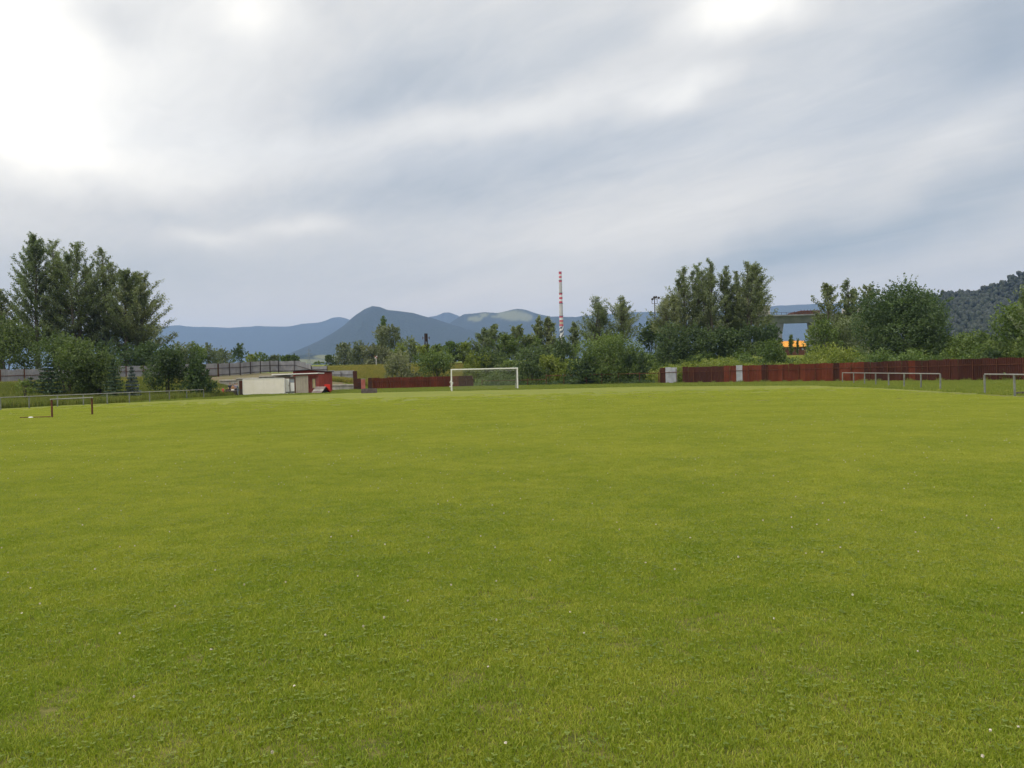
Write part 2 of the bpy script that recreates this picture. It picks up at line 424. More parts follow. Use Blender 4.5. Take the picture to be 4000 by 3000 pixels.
M['yellowish'] = worn('yellowed pane', (0.48, 0.40, 0.22), (0.55, 0.46, 0.27), 0.4, 3, (0.35, 0.28, 0.16), 0.3)
M['glass'] = mat('pane', lambda t, o: principled(t, o, (0.28, 0.31, 0.34), 0.15))
M['black'] = mat('black and inside shade', lambda t, o: principled(t, o, (0.012, 0.012, 0.012), 0.9))
M['boards'] = worn('grey boards', (0.17, 0.14, 0.13), (0.25, 0.20, 0.185), 0.85, 1.5, (0.12, 0.09, 0.08), 0.6)
M['pinkpost'] = worn('faded red paint', (0.36, 0.10, 0.08), (0.42, 0.15, 0.12), 0.7, 3, (0.3, 0.2, 0.18), 0.5)
M['orange'] = worn('orange tarpaulin', (0.60, 0.25, 0.035), (0.68, 0.30, 0.045), 0.6, 0.5, (0.45, 0.17, 0.03), 0.3)
M['net'] = mat('net cord', lambda t, o: principled(t, o, (0.50, 0.50, 0.46), 0.8))
M['plastic'] = mat('white plastic sheet', lambda t, o: principled(t, o, (0.72, 0.72, 0.72), 0.35))
M['chimred'] = worn('red chimney paint', (0.50, 0.03, 0.05), (0.55, 0.045, 0.06), 0.7, 0.05, (0.35, 0.05, 0.06), 0.2)
M['chimwhite'] = worn('white chimney paint', (0.66, 0.63, 0.58), (0.72, 0.70, 0.65), 0.7, 0.05, (0.5, 0.45, 0.40), 0.3)
M['chimgrey'] = worn('chimney concrete', (0.44, 0.41, 0.38), (0.50, 0.47, 0.43), 0.85, 0.05, (0.36, 0.33, 0.30), 0.4)
def camo(t, out):
    pos = geo_pos(t)
    sep = t.new('ShaderNodeSeparateXYZ'); t.l.new(pos, sep.inputs[0])
    v = t.m('ADD', t.m('MULTIPLY', sep.outputs[2], 0.11), t.m('MULTIPLY', sep.outputs[0], -0.17))
    v = t.m('ADD', v, t.m('MULTIPLY', t.noise(pos, 0.12, 3), 2.6))
    fr = t.m('FRACT', v)
    col = t.ramp(fr, [(0.0, (0.05, 0.05, 0.05)), (0.45, (0.62, 0.60, 0.56))], 'CONSTANT')
    principled(t, out, col, 0.8)
M['camo'] = mat('patched chimney paint', camo)
# ------------------------------------------------------------------ ground sheet
def mown_mask(x, y):
    poly = np.array([(-33.0, -60), (-40, 56), (-38.7, 58), (-34.5, 68), (-29.2, 75), (-25.5, 84), (-18.5, 89), (-6, 86), (3, 84), (15.5, 84), (27.5, 70), (27, 56), (25.0, 39), (19.5, -60)], float)
    inside = np.zeros(x.shape, bool); dist = np.full(x.shape, 1e9)
    n = len(poly)
    for i in range(n):
        (x1, y1), (x2, y2) = poly[i], poly[(i + 1) % n]
        c = ((y1 > y) != (y2 > y)) & (x < (x2 - x1) * (y - y1) / (y2 - y1 + 1e-12) + x1)
        inside ^= c
        t = np.clip(((x - x1) * (x2 - x1) + (y - y1) * (y2 - y1)) / ((x2 - x1) ** 2 + (y2 - y1) ** 2), 0, 1)
        dist = np.minimum(dist, np.hypot(x - x1 - t * (x2 - x1), y - y1 - t * (y2 - y1)))
    return np.clip(0.5 + np.where(inside, dist, -dist) / 1.2, 0, 1)
def axis(lo, hi, step, far, grow=1.22):
    a = list(np.arange(lo, hi + 1e-6, step)); s = step
    while a[-1] < far: s *= grow; a.append(min(a[-1] + s, far))
    s = step
    while a[0] > -far: s *= grow; a.insert(0, max(a[0] - s, -far))
    return np.array(a)
gx = axis(-85, 75, 1.0, 9200); gy = axis(-12, 175, 1.0, 9200)
GX, GY = np.meshgrid(gx, gy)
bumpz = (np.sin(GX * 0.31 + 1.3 * np.sin(GY * 0.17)) * np.sin(GY * 0.27 + np.sin(GX * 0.23))) * 0.012
GZ = terr(GX, GY) + bumpz
mk = mown_mask(GX, GY)
bare = ((GX > -46.5) & (GX < -22) & (GY > 112) & (GY < 136)).astype(float)
V = np.stack([GX.ravel(), GY.ravel(), GZ.ravel()], 1)
ny, nx = GX.shape
ii = (np.arange(ny - 1)[:, None] * nx + np.arange(nx - 1)[None, :]).ravel()
F = np.stack([ii, ii + 1, ii + 1 + nx, ii + nx], 1)
g = part('ground', npmesh('ground', V, F, M['ground'], True, {'mown': mk.ravel(), 'bare': bare.ravel()}))
tag(g, 'mown green football pitch with rough grassy banks around it', kind='structure')

# worn chalk goal line: 4 mm above the turf
def chalk(t, out):
    pos = geo_pos(t)
    n = t.noise(pos, 3.0, 4, 0.7)
    col = t.mix(t.mapr(n, 0.35, 0.7), (0.24, 0.27, 0.06), (0.42, 0.42, 0.22))
    principled(t, out, col, 0.9)
M['chalk'] = mat('worn chalk on grass', chalk)
def strip(name, pts, w, label):
    vs = []; fs = []
    for k in range(len(pts) - 1):
        p = np.array(pts[k], float); q = np.array(pts[k + 1], float)
        n = int(np.linalg.norm(q - p) / 1.0) + 1
        d = (q - p) / np.linalg.norm(q - p); o = np.array([-d[1], d[0]]) * w / 2
        for i in range(n + 1):
            c = p + (q - p) * i / n
            for sgn in (1, -1):
                e = c + o * sgn; vs.append((e[0], e[1], 0.022))
            if i: j = len(vs); fs.append((j - 4, j - 2, j - 1, j - 3))
    me = bpy.data.meshes.new(name); me.from_pydata(vs, [], fs); me.materials.append(M['chalk']); me.update()
    return tag(part(name, me), label, kind='structure')
strip('goal_line', [(-19, 86.4), (16, 82.6)], 0.14, 'worn chalk goal line across the far end of the pitch')

# ------------------------------------------------------------------ hills
def hillmat(name, c1, c2, c3, patch=0.0, pscale=0.004):
    def b(t, out):
        pos = geo_pos(t)
        n = t.noise(pos, pscale, 5, 0.6); f = t.noise(pos, pscale * 12, 4, 0.7)
        col = t.mix(t.mapr(f, 0.3, 0.7), c1, c2)
        if patch: 
            at_ = t.new('ShaderNodeAttribute', attribute_name='bald').outputs['Fac']
            col = t.mix(t.m('MULTIPLY', at_, patch), col, c3)
        principled(t, out, col, 0.95, f, 1.0, 12, 0, 0.05)
    return mat(name, b)
M['hill'] = hillmat('forested hill', (0.013, 0.022, 0.016), (0.024, 0.034, 0.022), (0.16, 0.16, 0.07), 1.0)
M['hill_near'] = hillmat('wooded hillside floor', (0.007, 0.013, 0.005), (0.012, 0.020, 0.007), (0.1, 0.1, 0.05), 0.0, 0.02)
def n2d(x, y, seed, oct=4):
    r = np.random.default_rng(seed); s = np.zeros(np.broadcast(x, y).shape); a = 1.0; f = 1.0
    for _ in range(oct):
        for _k in range(3):
            th = r.uniform(0, 2 * math.pi); ph = r.uniform(0, 6.28); ff = f * r.uniform(0.7, 1.3)
            s = s + a * np.sin(ff * (x * math.cos(th) + y * math.sin(th)) + ph + 0.8 * np.sin(ff * 0.6 * (y * math.cos(th) - x * math.sin(th)) + ph * 2)) / 3
        a *= 0.5; f *= 2.0
    return s
HILLF = {}
def hill(name, D, prof, df, db, seed, label, m, cols=260, rows=36, rough=0.04, bald=None, tree=2.0, ret=False):
    prof = sorted(prof)
    pxs = np.linspace(prof[0][0], prof[-1][0], cols)
    pys = np.interp(pxs, [p[0] for p in prof], [p[1] for p in prof])
    k = np.array([1, 2, 3, 2, 1], float); k /= k.sum()
    pys = np.convolve(np.pad(pys, 2, mode='edge'), k, 'valid')
    xs = np.array([X(p, D) for p in pxs]); hs = np.array([Z(p, q, D) for p, q in zip(pxs, pys)])
    ends = sstep(0, 0.06, np.linspace(0, 1, cols)) * sstep(0, 0.06, np.linspace(1, 0, cols))
    hs = hs * (0.15 + 0.85 * ends)
    v = np.concatenate([np.linspace(-1, 0, rows)[:-1], np.linspace(0, 1, rows // 2)])
    Xg, Vg = np.meshgrid(xs, v)
    Yg = D + np.where(Vg < 0, Vg * df, Vg * db)
    sh = 1 - np.abs(Vg)
    shape = np.where(Vg < 0, sh ** 1.25, sh ** 1.1)
    scale = np.maximum(df, 1) / 3.5
    gul = n2d(Xg / scale * 2.2, Yg / scale * 0.9, seed) * rough * 4 * np.abs(Vg) ** 0.7 * (sh ** 0.6)
    Zg = hs[None, :] * (shape + gul * 0.5) - 0.5
    Zg = Zg + np.where(sh > 0.03, n2d(Xg / 40, Yg / 40, seed + 3, 3) * tree, 0)
    P = np.stack([Xg.ravel(), Yg.ravel(), np.maximum(Zg.ravel(), -0.6)], 1)
    r_, c_ = Xg.shape
    ii = (np.arange(r_ - 1)[:, None] * c_ + np.arange(c_ - 1)[None, :]).ravel()
    Fq = np.stack([ii, ii + 1, ii + 1 + c_, ii + c_], 1)
    ba = np.zeros(Xg.size)
    if bald:
        PX = 2000 + (Xg / Yg) * FPX; PY = (1466 - 0.0241 * (PX - 2000)) - (Zg - CAMZ) / Yg * FPX
        wob = n2d(Xg / 160, Yg / 160, seed + 9, 3) * 10
        for (bx, by, sx, sy) in bald:
            ba = np.maximum(ba, (1 - sstep(0.75, 1.15, np.hypot((PX + wob - bx) / sx, (PY + wob * 0.6 - by) / sy))).ravel())
    o = part(name, npmesh(name, P, Fq, m, True, {'bald': ba}))
    tag(o, label, kind='structure')
    return Xg, Yg, Zg
# far to near
hill('far_ridge', 7600, [(-900, 1300), (-300, 1290), (0, 1292), (400, 1296), (600, 1284), (654, 1275), (700, 1270), (752, 1275), (815, 1277), (900, 1280), (980, 1276), (1010, 1271), (1040, 1275), (1100, 1276), (1140, 1274), (1180, 1265), (1260, 1258), (1280, 1251), (1305, 1240), (1335, 1237), (1370, 1247), (1420, 1275), (1500, 1310), (1600, 1380)],
     1500, 500, 3, 'long pale blue ridge on the far left horizon', M['hill'], cols=420)
hill('pointed_hill', 7300, [(1560, 1330), (1620, 1275), (1680, 1238), (1710, 1233), (1740, 1221), (1760, 1220), (1790, 1230), (1830, 1252), (1900, 1290), (1980, 1330)],
     1300, 500, 5, 'small pointed hill top showing between two nearer hills', M['hill'], cols=200)
hill('far_right_ridge', 6600, [(2080, 1330), (2200, 1248), (2280, 1234), (2400, 1226), (2480, 1219), (2540, 1217), (2600, 1223), (2700, 1226), (2900, 1206), (3050, 1193), (3180, 1187), (3300, 1184), (3420, 1190), (3700, 1205), (4200, 1235), (4700, 1300)],
     1300, 500, 8, 'flat blue ridge behind the viaduct and the right trees', M['hill'], cols=420)
hill('bald_hill', 5300, [(1640, 1345), (1700, 1305), (1760, 1263), (1800, 1237), (1820, 1228), (1850, 1226), (1900, 1219), (1950, 1223), (2000, 1210), (2030, 1206), (2060, 1210), (2090, 1220), (2130, 1230), (2160, 1236), (2250, 1238), (2330, 1252), (2450, 1285), (2620, 1340)],
     1300, 500, 12, 'blue green hill with pale bare patches near its crest', M['hill'], cols=340,
     bald=[(1860, 1245, 34, 9), (1900, 1232, 22, 7), (2010, 1232, 62, 20), (2060, 1240, 30, 16), (1945, 1238, 18, 6)])
hill('mountain', 4500, [(1000, 1440), (1080, 1403), (1150, 1374), (1215, 1346), (1250, 1331), (1304, 1300), (1350, 1270), (1375, 1246), (1400, 1227), (1430, 1207), (1460, 1196), (1490, 1198), (1520, 1210), (1560, 1215), (1620, 1222), (1690, 1240), (1760, 1264), (1850, 1290), (1950, 1322), (2100, 1385), (2250, 1440)],
     1300, 600, 21, 'dark blue wooded mountain with a rounded peak, highest in the view', M['hill'], cols=420)
hill('foothill', 2600, [(850, 1450), (1000, 1415), (1100, 1390), (1200, 1381), (1290, 1388), (1400, 1402), (1520, 1440), (1600, 1462)],
     600, 300, 31, 'low foothill with a pale field at the foot of the mountain', M['hill'], cols=200, bald=[(1290, 1396, 60, 9), (1200, 1412, 90, 9), (1330, 1412, 60, 6)], tree=3)
HX, HY, HZ_ = hill('wooded_hillside', 900, [(3150, 1330), (3300, 1262), (3420, 1203), (3500, 1178), (3600, 1164), (3650, 1158), (3700, 1149), (3780, 1146), (3800, 1155), (3830, 1147), (3870, 1132), (3920, 1114), (3960, 1098), (4000, 1076), (4100, 1020), (4250, 930), (4450, 860), (4700, 850), (5000, 900), (5400, 1150)],
     430, 260, 41, 'dark wooded hillside rising to the right edge', M['hill_near'], cols=260, rough=0.02, tree=1.0)

# wood on the near hillside: one mass of crowns
def ico():
    t = (1 + 5 ** 0.5) / 2
    v = np.array([(-1, t, 0), (1, t, 0), (-1, -t, 0), (1, -t, 0), (0, -1, t), (0, 1, t), (0, -1, -t), (0, 1, -t), (t, 0, -1), (t, 0, 1), (-t, 0, -1), (-t, 0, 1)], float)
    v /= np.linalg.norm(v[0])
    f = np.array([(0, 11, 5), (0, 5, 1), (0, 1, 7), (0, 7, 10), (0, 10, 11), (1, 5, 9), (5, 11, 4), (11, 10, 2), (10, 7, 6), (7, 1, 8), (3, 9, 4), (3, 4, 2), (3, 2, 6), (3, 6, 8), (3, 8, 9), (4, 9, 5), (2, 4, 11), (6, 2, 10), (8, 6, 7), (9, 8, 1)], int)
    return v, f
def ico2():
    v, f = ico(); v = [tuple(p) for p in v]; cache = {}; nf = []
    def mid(a, b):
        k = (min(a, b), max(a, b))
        if k not in cache:
            p = (np.array(v[a]) + np.array(v[b])); p /= np.linalg.norm(p); v.append(tuple(p)); cache[k] = len(v) - 1
        return cache[k]
    for a, b, c in f:
        ab, bc, ca = mid(a, b), mid(b, c), mid(c, a)
        nf += [(a, ab, ca), (b, bc, ab), (c, ca, bc), (ab, bc, ca)]
    return np.array(v), np.array(nf)
iv, if_ = ico()
def crownmass(n, seed):
    r = np.random.default_rng(seed)
    Rr, Cc = HX.shape
    ri = r.uniform(2, 44, n); ci = r.uniform(8, Cc - 60, n)
    r0 = ri.astype(int); c0 = ci.astype(int)
    x = HX[r0, c0] + r.uniform(-6, 6, n); y = HY[r0, c0] + r.uniform(-6, 6, n); z = HZ_[r0, c0]
    s = r.uniform(1.7, 3.0, n)
    VV = iv[None] * (1 + 0.22 * r.standard_normal((n, len(iv), 1)))
    VV = VV * np.stack([s, s, s * r.uniform(1.0, 1.6, n)], 1)[:, None, :] + np.stack([x, y, z + s * 0.8], 1)[:, None, :]
    FF = (if_[None] + (np.arange(n) * len(iv))[:, None, None]).reshape(-1, 3)
    ti = np.repeat(r.uniform(0, 1, n), len(iv))
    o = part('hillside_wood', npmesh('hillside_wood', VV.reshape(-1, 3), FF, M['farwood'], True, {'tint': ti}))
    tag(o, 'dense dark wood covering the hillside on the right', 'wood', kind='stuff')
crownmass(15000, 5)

# ------------------------------------------------------------------ trees
def leaf_cloud(P, size, seed, tint, flat=0.0):
    """P (n,3) points, one small two-triangle leaf spray each"""
    r = np.random.default_rng(seed); n = len(P)
    a = r.standard_normal((n, 3)); a /= np.linalg.norm(a, axis=1)[:, None]
    b = r.standard_normal((n, 3)); b -= (b * a).sum(1)[:, None] * a; b /= np.linalg.norm(b, axis=1)[:, None]
    if flat: a[:, 2] *= (1 - flat); b[:, 2] *= (1 - flat)
    s = size * r.uniform(0.6, 1.35, n)[:, None]
    A = a * s; B = b * s * r.uniform(0.35, 0.7, n)[:, None]
    VV = np.stack([P - A, P + B, P + A * 0.9, P - B * 0.8], 1).reshape(-1, 3)
    FF = (np.arange(n) * 4)[:, None] + np.arange(4)[None]
    return VV, FF, np.repeat(tint, 4)

def polytube(MBo, pts, r0, r1, n=5):
    k = len(pts)
    MBo.path([Vector(p) for p in pts], [r0 + (r1 - r0) * i / (k - 1) for i in range(k)], n)

def gen_poplar(H, W, seed, base=0.12, leaf=0.17, dens=1.0, lean=0.0, upright=1.0):
    """upswept branches, several leaders, airy brush-like outline"""
    r = np.random.default_rng(seed); mb = MB(); pts = []; tint = []
    nl = r.integers(1, 4)
    leaders = []
    for k in range(nl):
        az_ = r.uniform(0, 6.28); off = 0 if k == 0 else W * r.uniform(0.15, 0.34)
        hh = H * (1 if k == 0 else r.uniform(0.82, 0.97))
        top = np.array([off * math.cos(az_) + lean * H, off * math.sin(az_), hh])
        mid = np.array([off * 0.6 * math.cos(az_) + lean * H * 0.4, off * 0.6 * math.sin(az_), hh * 0.5])
        st = np.array([0, 0, -0.3 if k == 0 else H * 0.10])
        line = [st, (st + mid) / 2 + r.normal(0, 0.05, 3), mid, (mid + top) / 2 + r.normal(0, 0.1, 3), top]
        polytube(mb, line, 0.012 * H * (1 if k == 0 else 0.65) + 0.05, 0.02, 7)
        leaders.append((line, hh))
    nb = int(64 * (H / 15) ** 0.7 * dens) // nl + 12
    for line, hh in leaders:
        L = np.array(line); zz = L[:, 2]
        for i in range(nb):
            t = base + (1 - base) * (i + r.uniform(0, 1)) / nb
            z = t * hh
            c = np.array([np.interp(z, zz, L[:, 0]), np.interp(z, zz, L[:, 1]), z])
            prof = max(0.0, math.sin(math.pi * min(1, (t - base * 0.4) / (1 - base * 0.4)) ** 0.62)) ** 0.75
            bl = W * (0.22 + 0.95 * prof) * r.uniform(0.55, 1.12) * (1.0 if nl == 1 else 0.8)
            az_ = r.uniform(0, 6.28); el_ = R(r.uniform(26, 50) + 28 * t * upright)
            d = np.array([math.cos(az_) * math.cos(el_), math.sin(az_) * math.cos(el_), math.sin(el_)])
            p1 = c + d * bl * 0.5; d2 = d + np.array([0, 0, 0.35 * upright]); d2 /= np.linalg.norm(d2)
            p2 = p1 + d2 * bl * 0.62
            polytube(mb, [c, p1, p2], 0.010 + 0.012 * bl, 0.008, 3)
            bt = r.uniform(0.15, 0.85)
            nt = int(4 + bl * 3.0)
            for q in range(nt):
                s_ = (q + r.uniform(0.2, 1)) / nt
                s_ = 0.18 + 0.82 * s_
                bp = c + (p1 - c) * s_ * 2 if s_ < 0.5 else p1 + (p2 - p1) * (s_ - 0.5) * 2
                tw = r.normal(0, 1, 3); tw[2] = abs(tw[2]) * 0.9; tw /= np.linalg.norm(tw)
                tl = bl * 0.22 * (1.15 - 0.6 * s_) + 0.25
                n = int(r.integers(12, 22) * dens * (0.55 + tl * 0.42) * (0.17 / leaf) ** 1.2)
                u = r.uniform(0, 1, n)[:, None]
                pts.append(bp + (tw * 0.42 + d2 * 0.75 + np.array([0, 0, 0.25])) * tl * u + r.normal(0, 0.07 + 0.035 * tl, (n, 3)))
                tint.append(np.clip(bt + r.normal(0, 0.22, n), 0, 1))
        n = int(60 * dens)
        u = r.uniform(0.86, 1.0, n)
        zz_ = u * hh
        pp = np.stack([np.interp(zz_, zz, L[:, 0]), np.interp(zz_, zz, L[:, 1]), zz_], 1) + r.normal(0, 1, (n, 3)) * (0.10 + (1 - u)[:, None] * W * 0.55) * np.array([1, 1, 0.7])
        pts.append(pp); tint.append(r.uniform(0.3, 0.9, n))
    P = np.concatenate(pts)
    k = W / np.percentile(np.abs(P[:, 0]), 98.5); ky = W / np.percentile(np.abs(P[:, 1]), 98.5)
    kz = H / np.percentile(P[:, 2], 99.9)
    P = P * np.array([k, ky, kz]); mb.v = [(x * k, y * ky, z * kz) for x, y, z in mb.v]
    return mb, P, np.concatenate(tint), leaf

def gen_bushy(H, W, seed, base=0.0, leaf=0.17, dens=1.0, lobes=22, spiky=0.35, Wy=None):
    """many overlapping leaf lobes on a few stems; uneven outline with shoots"""
    r = np.random.default_rng(seed); mb = MB(); pts = []; tint = []
    Wy = Wy or W
    for k in range(int(r.integers(3, 6))):
        az_ = r.uniform(0, 6.28); q = W * 0.4 * r.uniform(0.2, 1)
        polytube(mb, [(0.12 * math.cos(az_), 0.12 * math.sin(az_), -0.3), (q * 0.4 * math.cos(az_), q * 0.4 * math.sin(az_), H * 0.35), (q * math.cos(az_), q * math.sin(az_), H * 0.75)], 0.03 + 0.011 * H, 0.02, 5)
    hb = base * H
    for k in range(lobes):
        if k < lobes * 0.65:
            az_ = r.uniform(0, 6.28); e = r.uniform(-0.55, 1.0)
            rr = math.sqrt(max(0, 1 - (max(e, 0)) ** 2)) * r.uniform(0.35, 0.74)
            c = np.array([math.cos(az_) * rr * W, math.sin(az_) * rr * Wy, hb + (H - hb) * (0.42 + (0.38 if e > 0 else 0.58) * e * r.uniform(0.75, 1.05))])
        else:
            c = np.array([r.normal(0, 0.28) * W, r.normal(0, 0.28) * Wy, hb + (H - hb) * r.uniform(0.12, 0.74)])
        rl = min(W * 1.15, H * 0.55) * r.uniform(0.24, 0.42)
        bt = r.uniform(0.1, 0.9)
        n = int(4 * math.pi * rl * rl * 16 * dens * (0.17 / leaf) ** 2)
        d = r.standard_normal((n, 3)); d /= np.linalg.norm(d, axis=1)[:, None]
        rad = rl * (0.62 + 0.42 * r.uniform(0, 1, n) ** 0.6 + 0.16 * np.sin(d[:, 0] * 9 + k) * np.sin(d[:, 2] * 8 + d[:, 1] * 7))
        p = c + d * rad[:, None] * np.array([1, 1, 0.92])
        pts.append(p); tint.append(np.clip(bt + r.normal(0, 0.2, n) + 0.15 * d[:, 2], 0, 1))
        # shoots sticking out of the lobe
        ns = int(r.integers(3, 8) * spiky * 2.2)
        for q in range(ns):
            dd = r.standard_normal(3); dd[2] = abs(dd[2]) + 0.7; dd /= np.linalg.norm(dd)
            u = r.uniform(0.8, 1.55, 18)[:, None]
            pts.append(c + dd * rl * u + r.normal(0, 0.07 + 0.04 * rl, (18, 3)) * (1.7 - u)); tint.append(np.clip(bt + 0.1 + r.normal(0, 0.2, 18), 0, 1))
    P = np.concatenate(pts); T = np.concatenate(tint)
    # rescale so that the crown fills the measured box
    zmax = np.percentile(P[:, 2], 99.6); P[:, 2] = np.where(P[:, 2] > hb, hb + (P[:, 2] - hb) * (H - hb) / (zmax - hb), P[:, 2])
    wx = np.percentile(np.abs(P[:, 0]), 99); P[:, 0] *= W / wx; P[:, 1] *= Wy / np.percentile(np.abs(P[:, 1]), 99)
    k = P[:, 2] > 0.02
    return mb, P[k], T[k], leaf

def gen_spruce(H, W, seed, leaf=0.13, dens=1.0):
    r = np.random.default_rng(seed); mb = MB(); pts = []; tint = []
    polytube(mb, [(0, 0, -0.2), (0, 0, H * 0.5), (0, 0, H)], 0.02 * H, 0.01, 6)
    nw = int(H / 0.34)
    for w in range(nw):
        t = (w + 0.5) / nw; z0 = H * (0.05 + 0.93 * t); L = W * (1 - t) ** 0.85 + 0.06
        nb = int(7 + 6 * (1 - t)); ph = r.uniform(0, 6.28)
        for k in range(nb):
            az_ = ph + 6.283 * k / nb + r.uniform(-.15, .15); l = L * r.uniform(0.8, 1.1)
            n = int((14 + 34 * l) * dens)
            u = r.uniform(0.08, 1, n)
            side = r.normal(0, 1, n) * 0.20 * l * (1 - u * 0.75)
            zz = z0 - 0.20 * l * u + 0.16 * l * u ** 3 + r.normal(0, 0.03, n) - 0.05 * np.abs(side)
            pts.append(np.stack([math.cos(az_) * l * u - math.sin(az_) * side, math.sin(az_) * l * u + math.cos(az_) * side, zz], 1))
            tint.append(np.clip(0.2 + 0.7 * u + r.normal(0, 0.15, n), 0, 1))
            e = (math.cos(az_) * l, math.sin(az_) * l, z0 - 0.04 * l)
            mb.tube((0, 0, z0), e, 0.012, 0.004, 3, False)
    return mb, np.concatenate(pts), np.concatenate(tint), leaf

def put_tree(name, gen, px, D, top, wpx, m, label, cat='tree', group=None, seed=1, base_z=None, crown='crown', **kw):
    x = X(px, D); z0 = tz(x, D) if base_z is None else base_z
    ptop = at(px, top, D); H = ptop.z - z0; W = wpx / 2 / FPX * D
    mb, P, T, lf = gen(H, W, seed, **kw)
    t = thing(name, label, cat, (x, D, z0), 0, group)
    mb.part('trunk' if cat != 'shrub' else 'stem', M['bark'], t)
    VV, FF, TT = leaf_cloud(P, lf, seed + 50, T, 0.0)
    part(crown if cat != 'shrub' else 'foliage', npmesh(crown, VV, FF, M[m], False, {'tint': TT}), t)
    return t
PO, BU, SP = gen_poplar, gen_bushy, gen_spruce
# -- left stand of tall poplars behind the grey fence
G1 = 'tall poplars behind the left grey fence'
for i, (px, D, top, w, lab) in enumerate([
        (10, 112, 1130, 170, 'poplar cut by the left edge, lower than its neighbours'),
        (150, 116, 916, 205, 'tall poplar with the highest pointed top, first of the left stand'),
        (222, 120, 940, 195, 'tall poplar just right of the highest one in the left stand'),
        (318, 118, 950, 225, 'broad tall poplar in the middle of the left stand'),
        (415, 122, 970, 215, 'tall poplar right of the middle of the left stand'),
        (497, 119, 1050, 175, 'medium poplar on the falling right side of the left stand'),
        (562, 121, 1062, 215, 'rightmost poplar of the left stand, long side branches')]):
    put_tree('poplar_tree', PO, px, D, top, w, 'poplar', lab, 'tree', G1, 100 + i, base=0.18, dens=1.15, leaf=0.12)
for i, (px, D, top, w, lab, mm) in enumerate([
        (30, 108, 1240, 240, 'dark bushy tree below the poplar at the left edge', 'midgreen'),
        (330, 113, 1330, 240, 'dark undergrowth tree at the foot of the middle poplars', 'alder'),
        (470, 112, 1345, 230, 'dark undergrowth tree below the falling side of the poplar stand', 'alder'),
        (590, 114, 1330, 150, 'dark undergrowth tree under the rightmost poplar', 'alder')]):
    put_tree('undergrowth_tree', BU, px, D, top, w, mm, lab, 'tree', 'undergrowth below the left poplars', 120 + i, dens=0.8, leaf=0.18)
# -- front planting on the left bank
put_tree('leafy_shrub', BU, 262, 74, 1302, 310, 'midgreen', 'large leafy bush in front of the grey fence at left', 'shrub', None, 131, leaf=0.12, dens=0.85, lobes=20, spiky=0.7)
put_tree('leafy_shrub', BU, 385, 75, 1370, 200, 'midgreen', 'lower leafy bush leaning on the right side of the large left bush', 'shrub', None, 132, leaf=0.12, dens=0.85, spiky=0.6)
put_tree('spruce_tree', SP, 190, 71, 1388, 130, 'spruce', 'green spruce with layered branches in front of the large left bush', seed=133)
put_tree('spruce_tree', SP, 120, 74, 1470, 70, 'spruce', 'thin young spruce by the left grey fence', seed=137, dens=0.5)
put_tree('spruce_tree', SP, 445, 72, 1398, 90, 'spruce', 'slender dark spruce at the right end of the left bushes', seed=134)
put_tree('spruce_tree', SP, 516, 74, 1428, 70, 'bluespruce', 'small blue spruce standing alone before the grey fence', seed=135, dens=1.3)
put_tree('sapling', BU, 99, 66, 1480, 60, 'green', 'thin green sapling near the far left rail', 'tree', None, 136, leaf=0.09, dens=0.30, lobes=7)
put_tree('leafy_shrub', BU, 655, 82, 1356, 150, 'alder', 'left of two tall dark bushes beside the grey fence', 'shrub', None, 141, leaf=0.13, spiky=0.8)
put_tree('leafy_shrub', BU, 786, 82, 1388, 122, 'alder', 'right of two tall dark bushes beside the grey fence', 'shrub', None, 142, leaf=0.13, spiky=0.8)
# -- row behind the grey fence
G2 = 'small trees beyond the grey fence'
for i, (px, D, top, w, lab, mm) in enumerate([
        (700, 150, 1335, 110, 'small light tree above the left of the two dark bushes', 'willow'),
        (755, 152, 1336, 110, 'small light tree seen between the two dark bushes', 'green'),
        (815, 156, 1340, 110, 'small grey green tree above the right dark bush', 'willow'),
        (868, 165, 1362, 95, 'small thin grey tree left of the round dark tree', 'willow'),
        (940, 160, 1341, 62, 'round dark tree standing above the grey fence', 'alder'),
        (985, 170, 1378, 70, 'light green bush right of the round dark tree', 'lime'),
        (1024, 168, 1376, 64, 'second bush right of the round dark tree', 'green'),
        (1068, 170, 1384, 64, 'low bush above the middle of the grey fence', 'willow'),
        (1112, 168, 1386, 60, 'low dark bush near the right end of the fence top', 'green'),
        (1152, 168, 1384, 56, 'last low bush above the grey fence before the gap', 'alder'),
        (1245, 260, 1410, 40, 'tiny green bush in the gap right of the grey fence', 'green'),
        (1290, 175, 1386, 50, 'low dark bush at the left foot of the grey willows', 'alder')]):
    put_tree('small_tree', BU, px, D, top, w, mm, lab, 'tree', G2, 150 + i, dens=0.75, leaf=0.2, lobes=14)
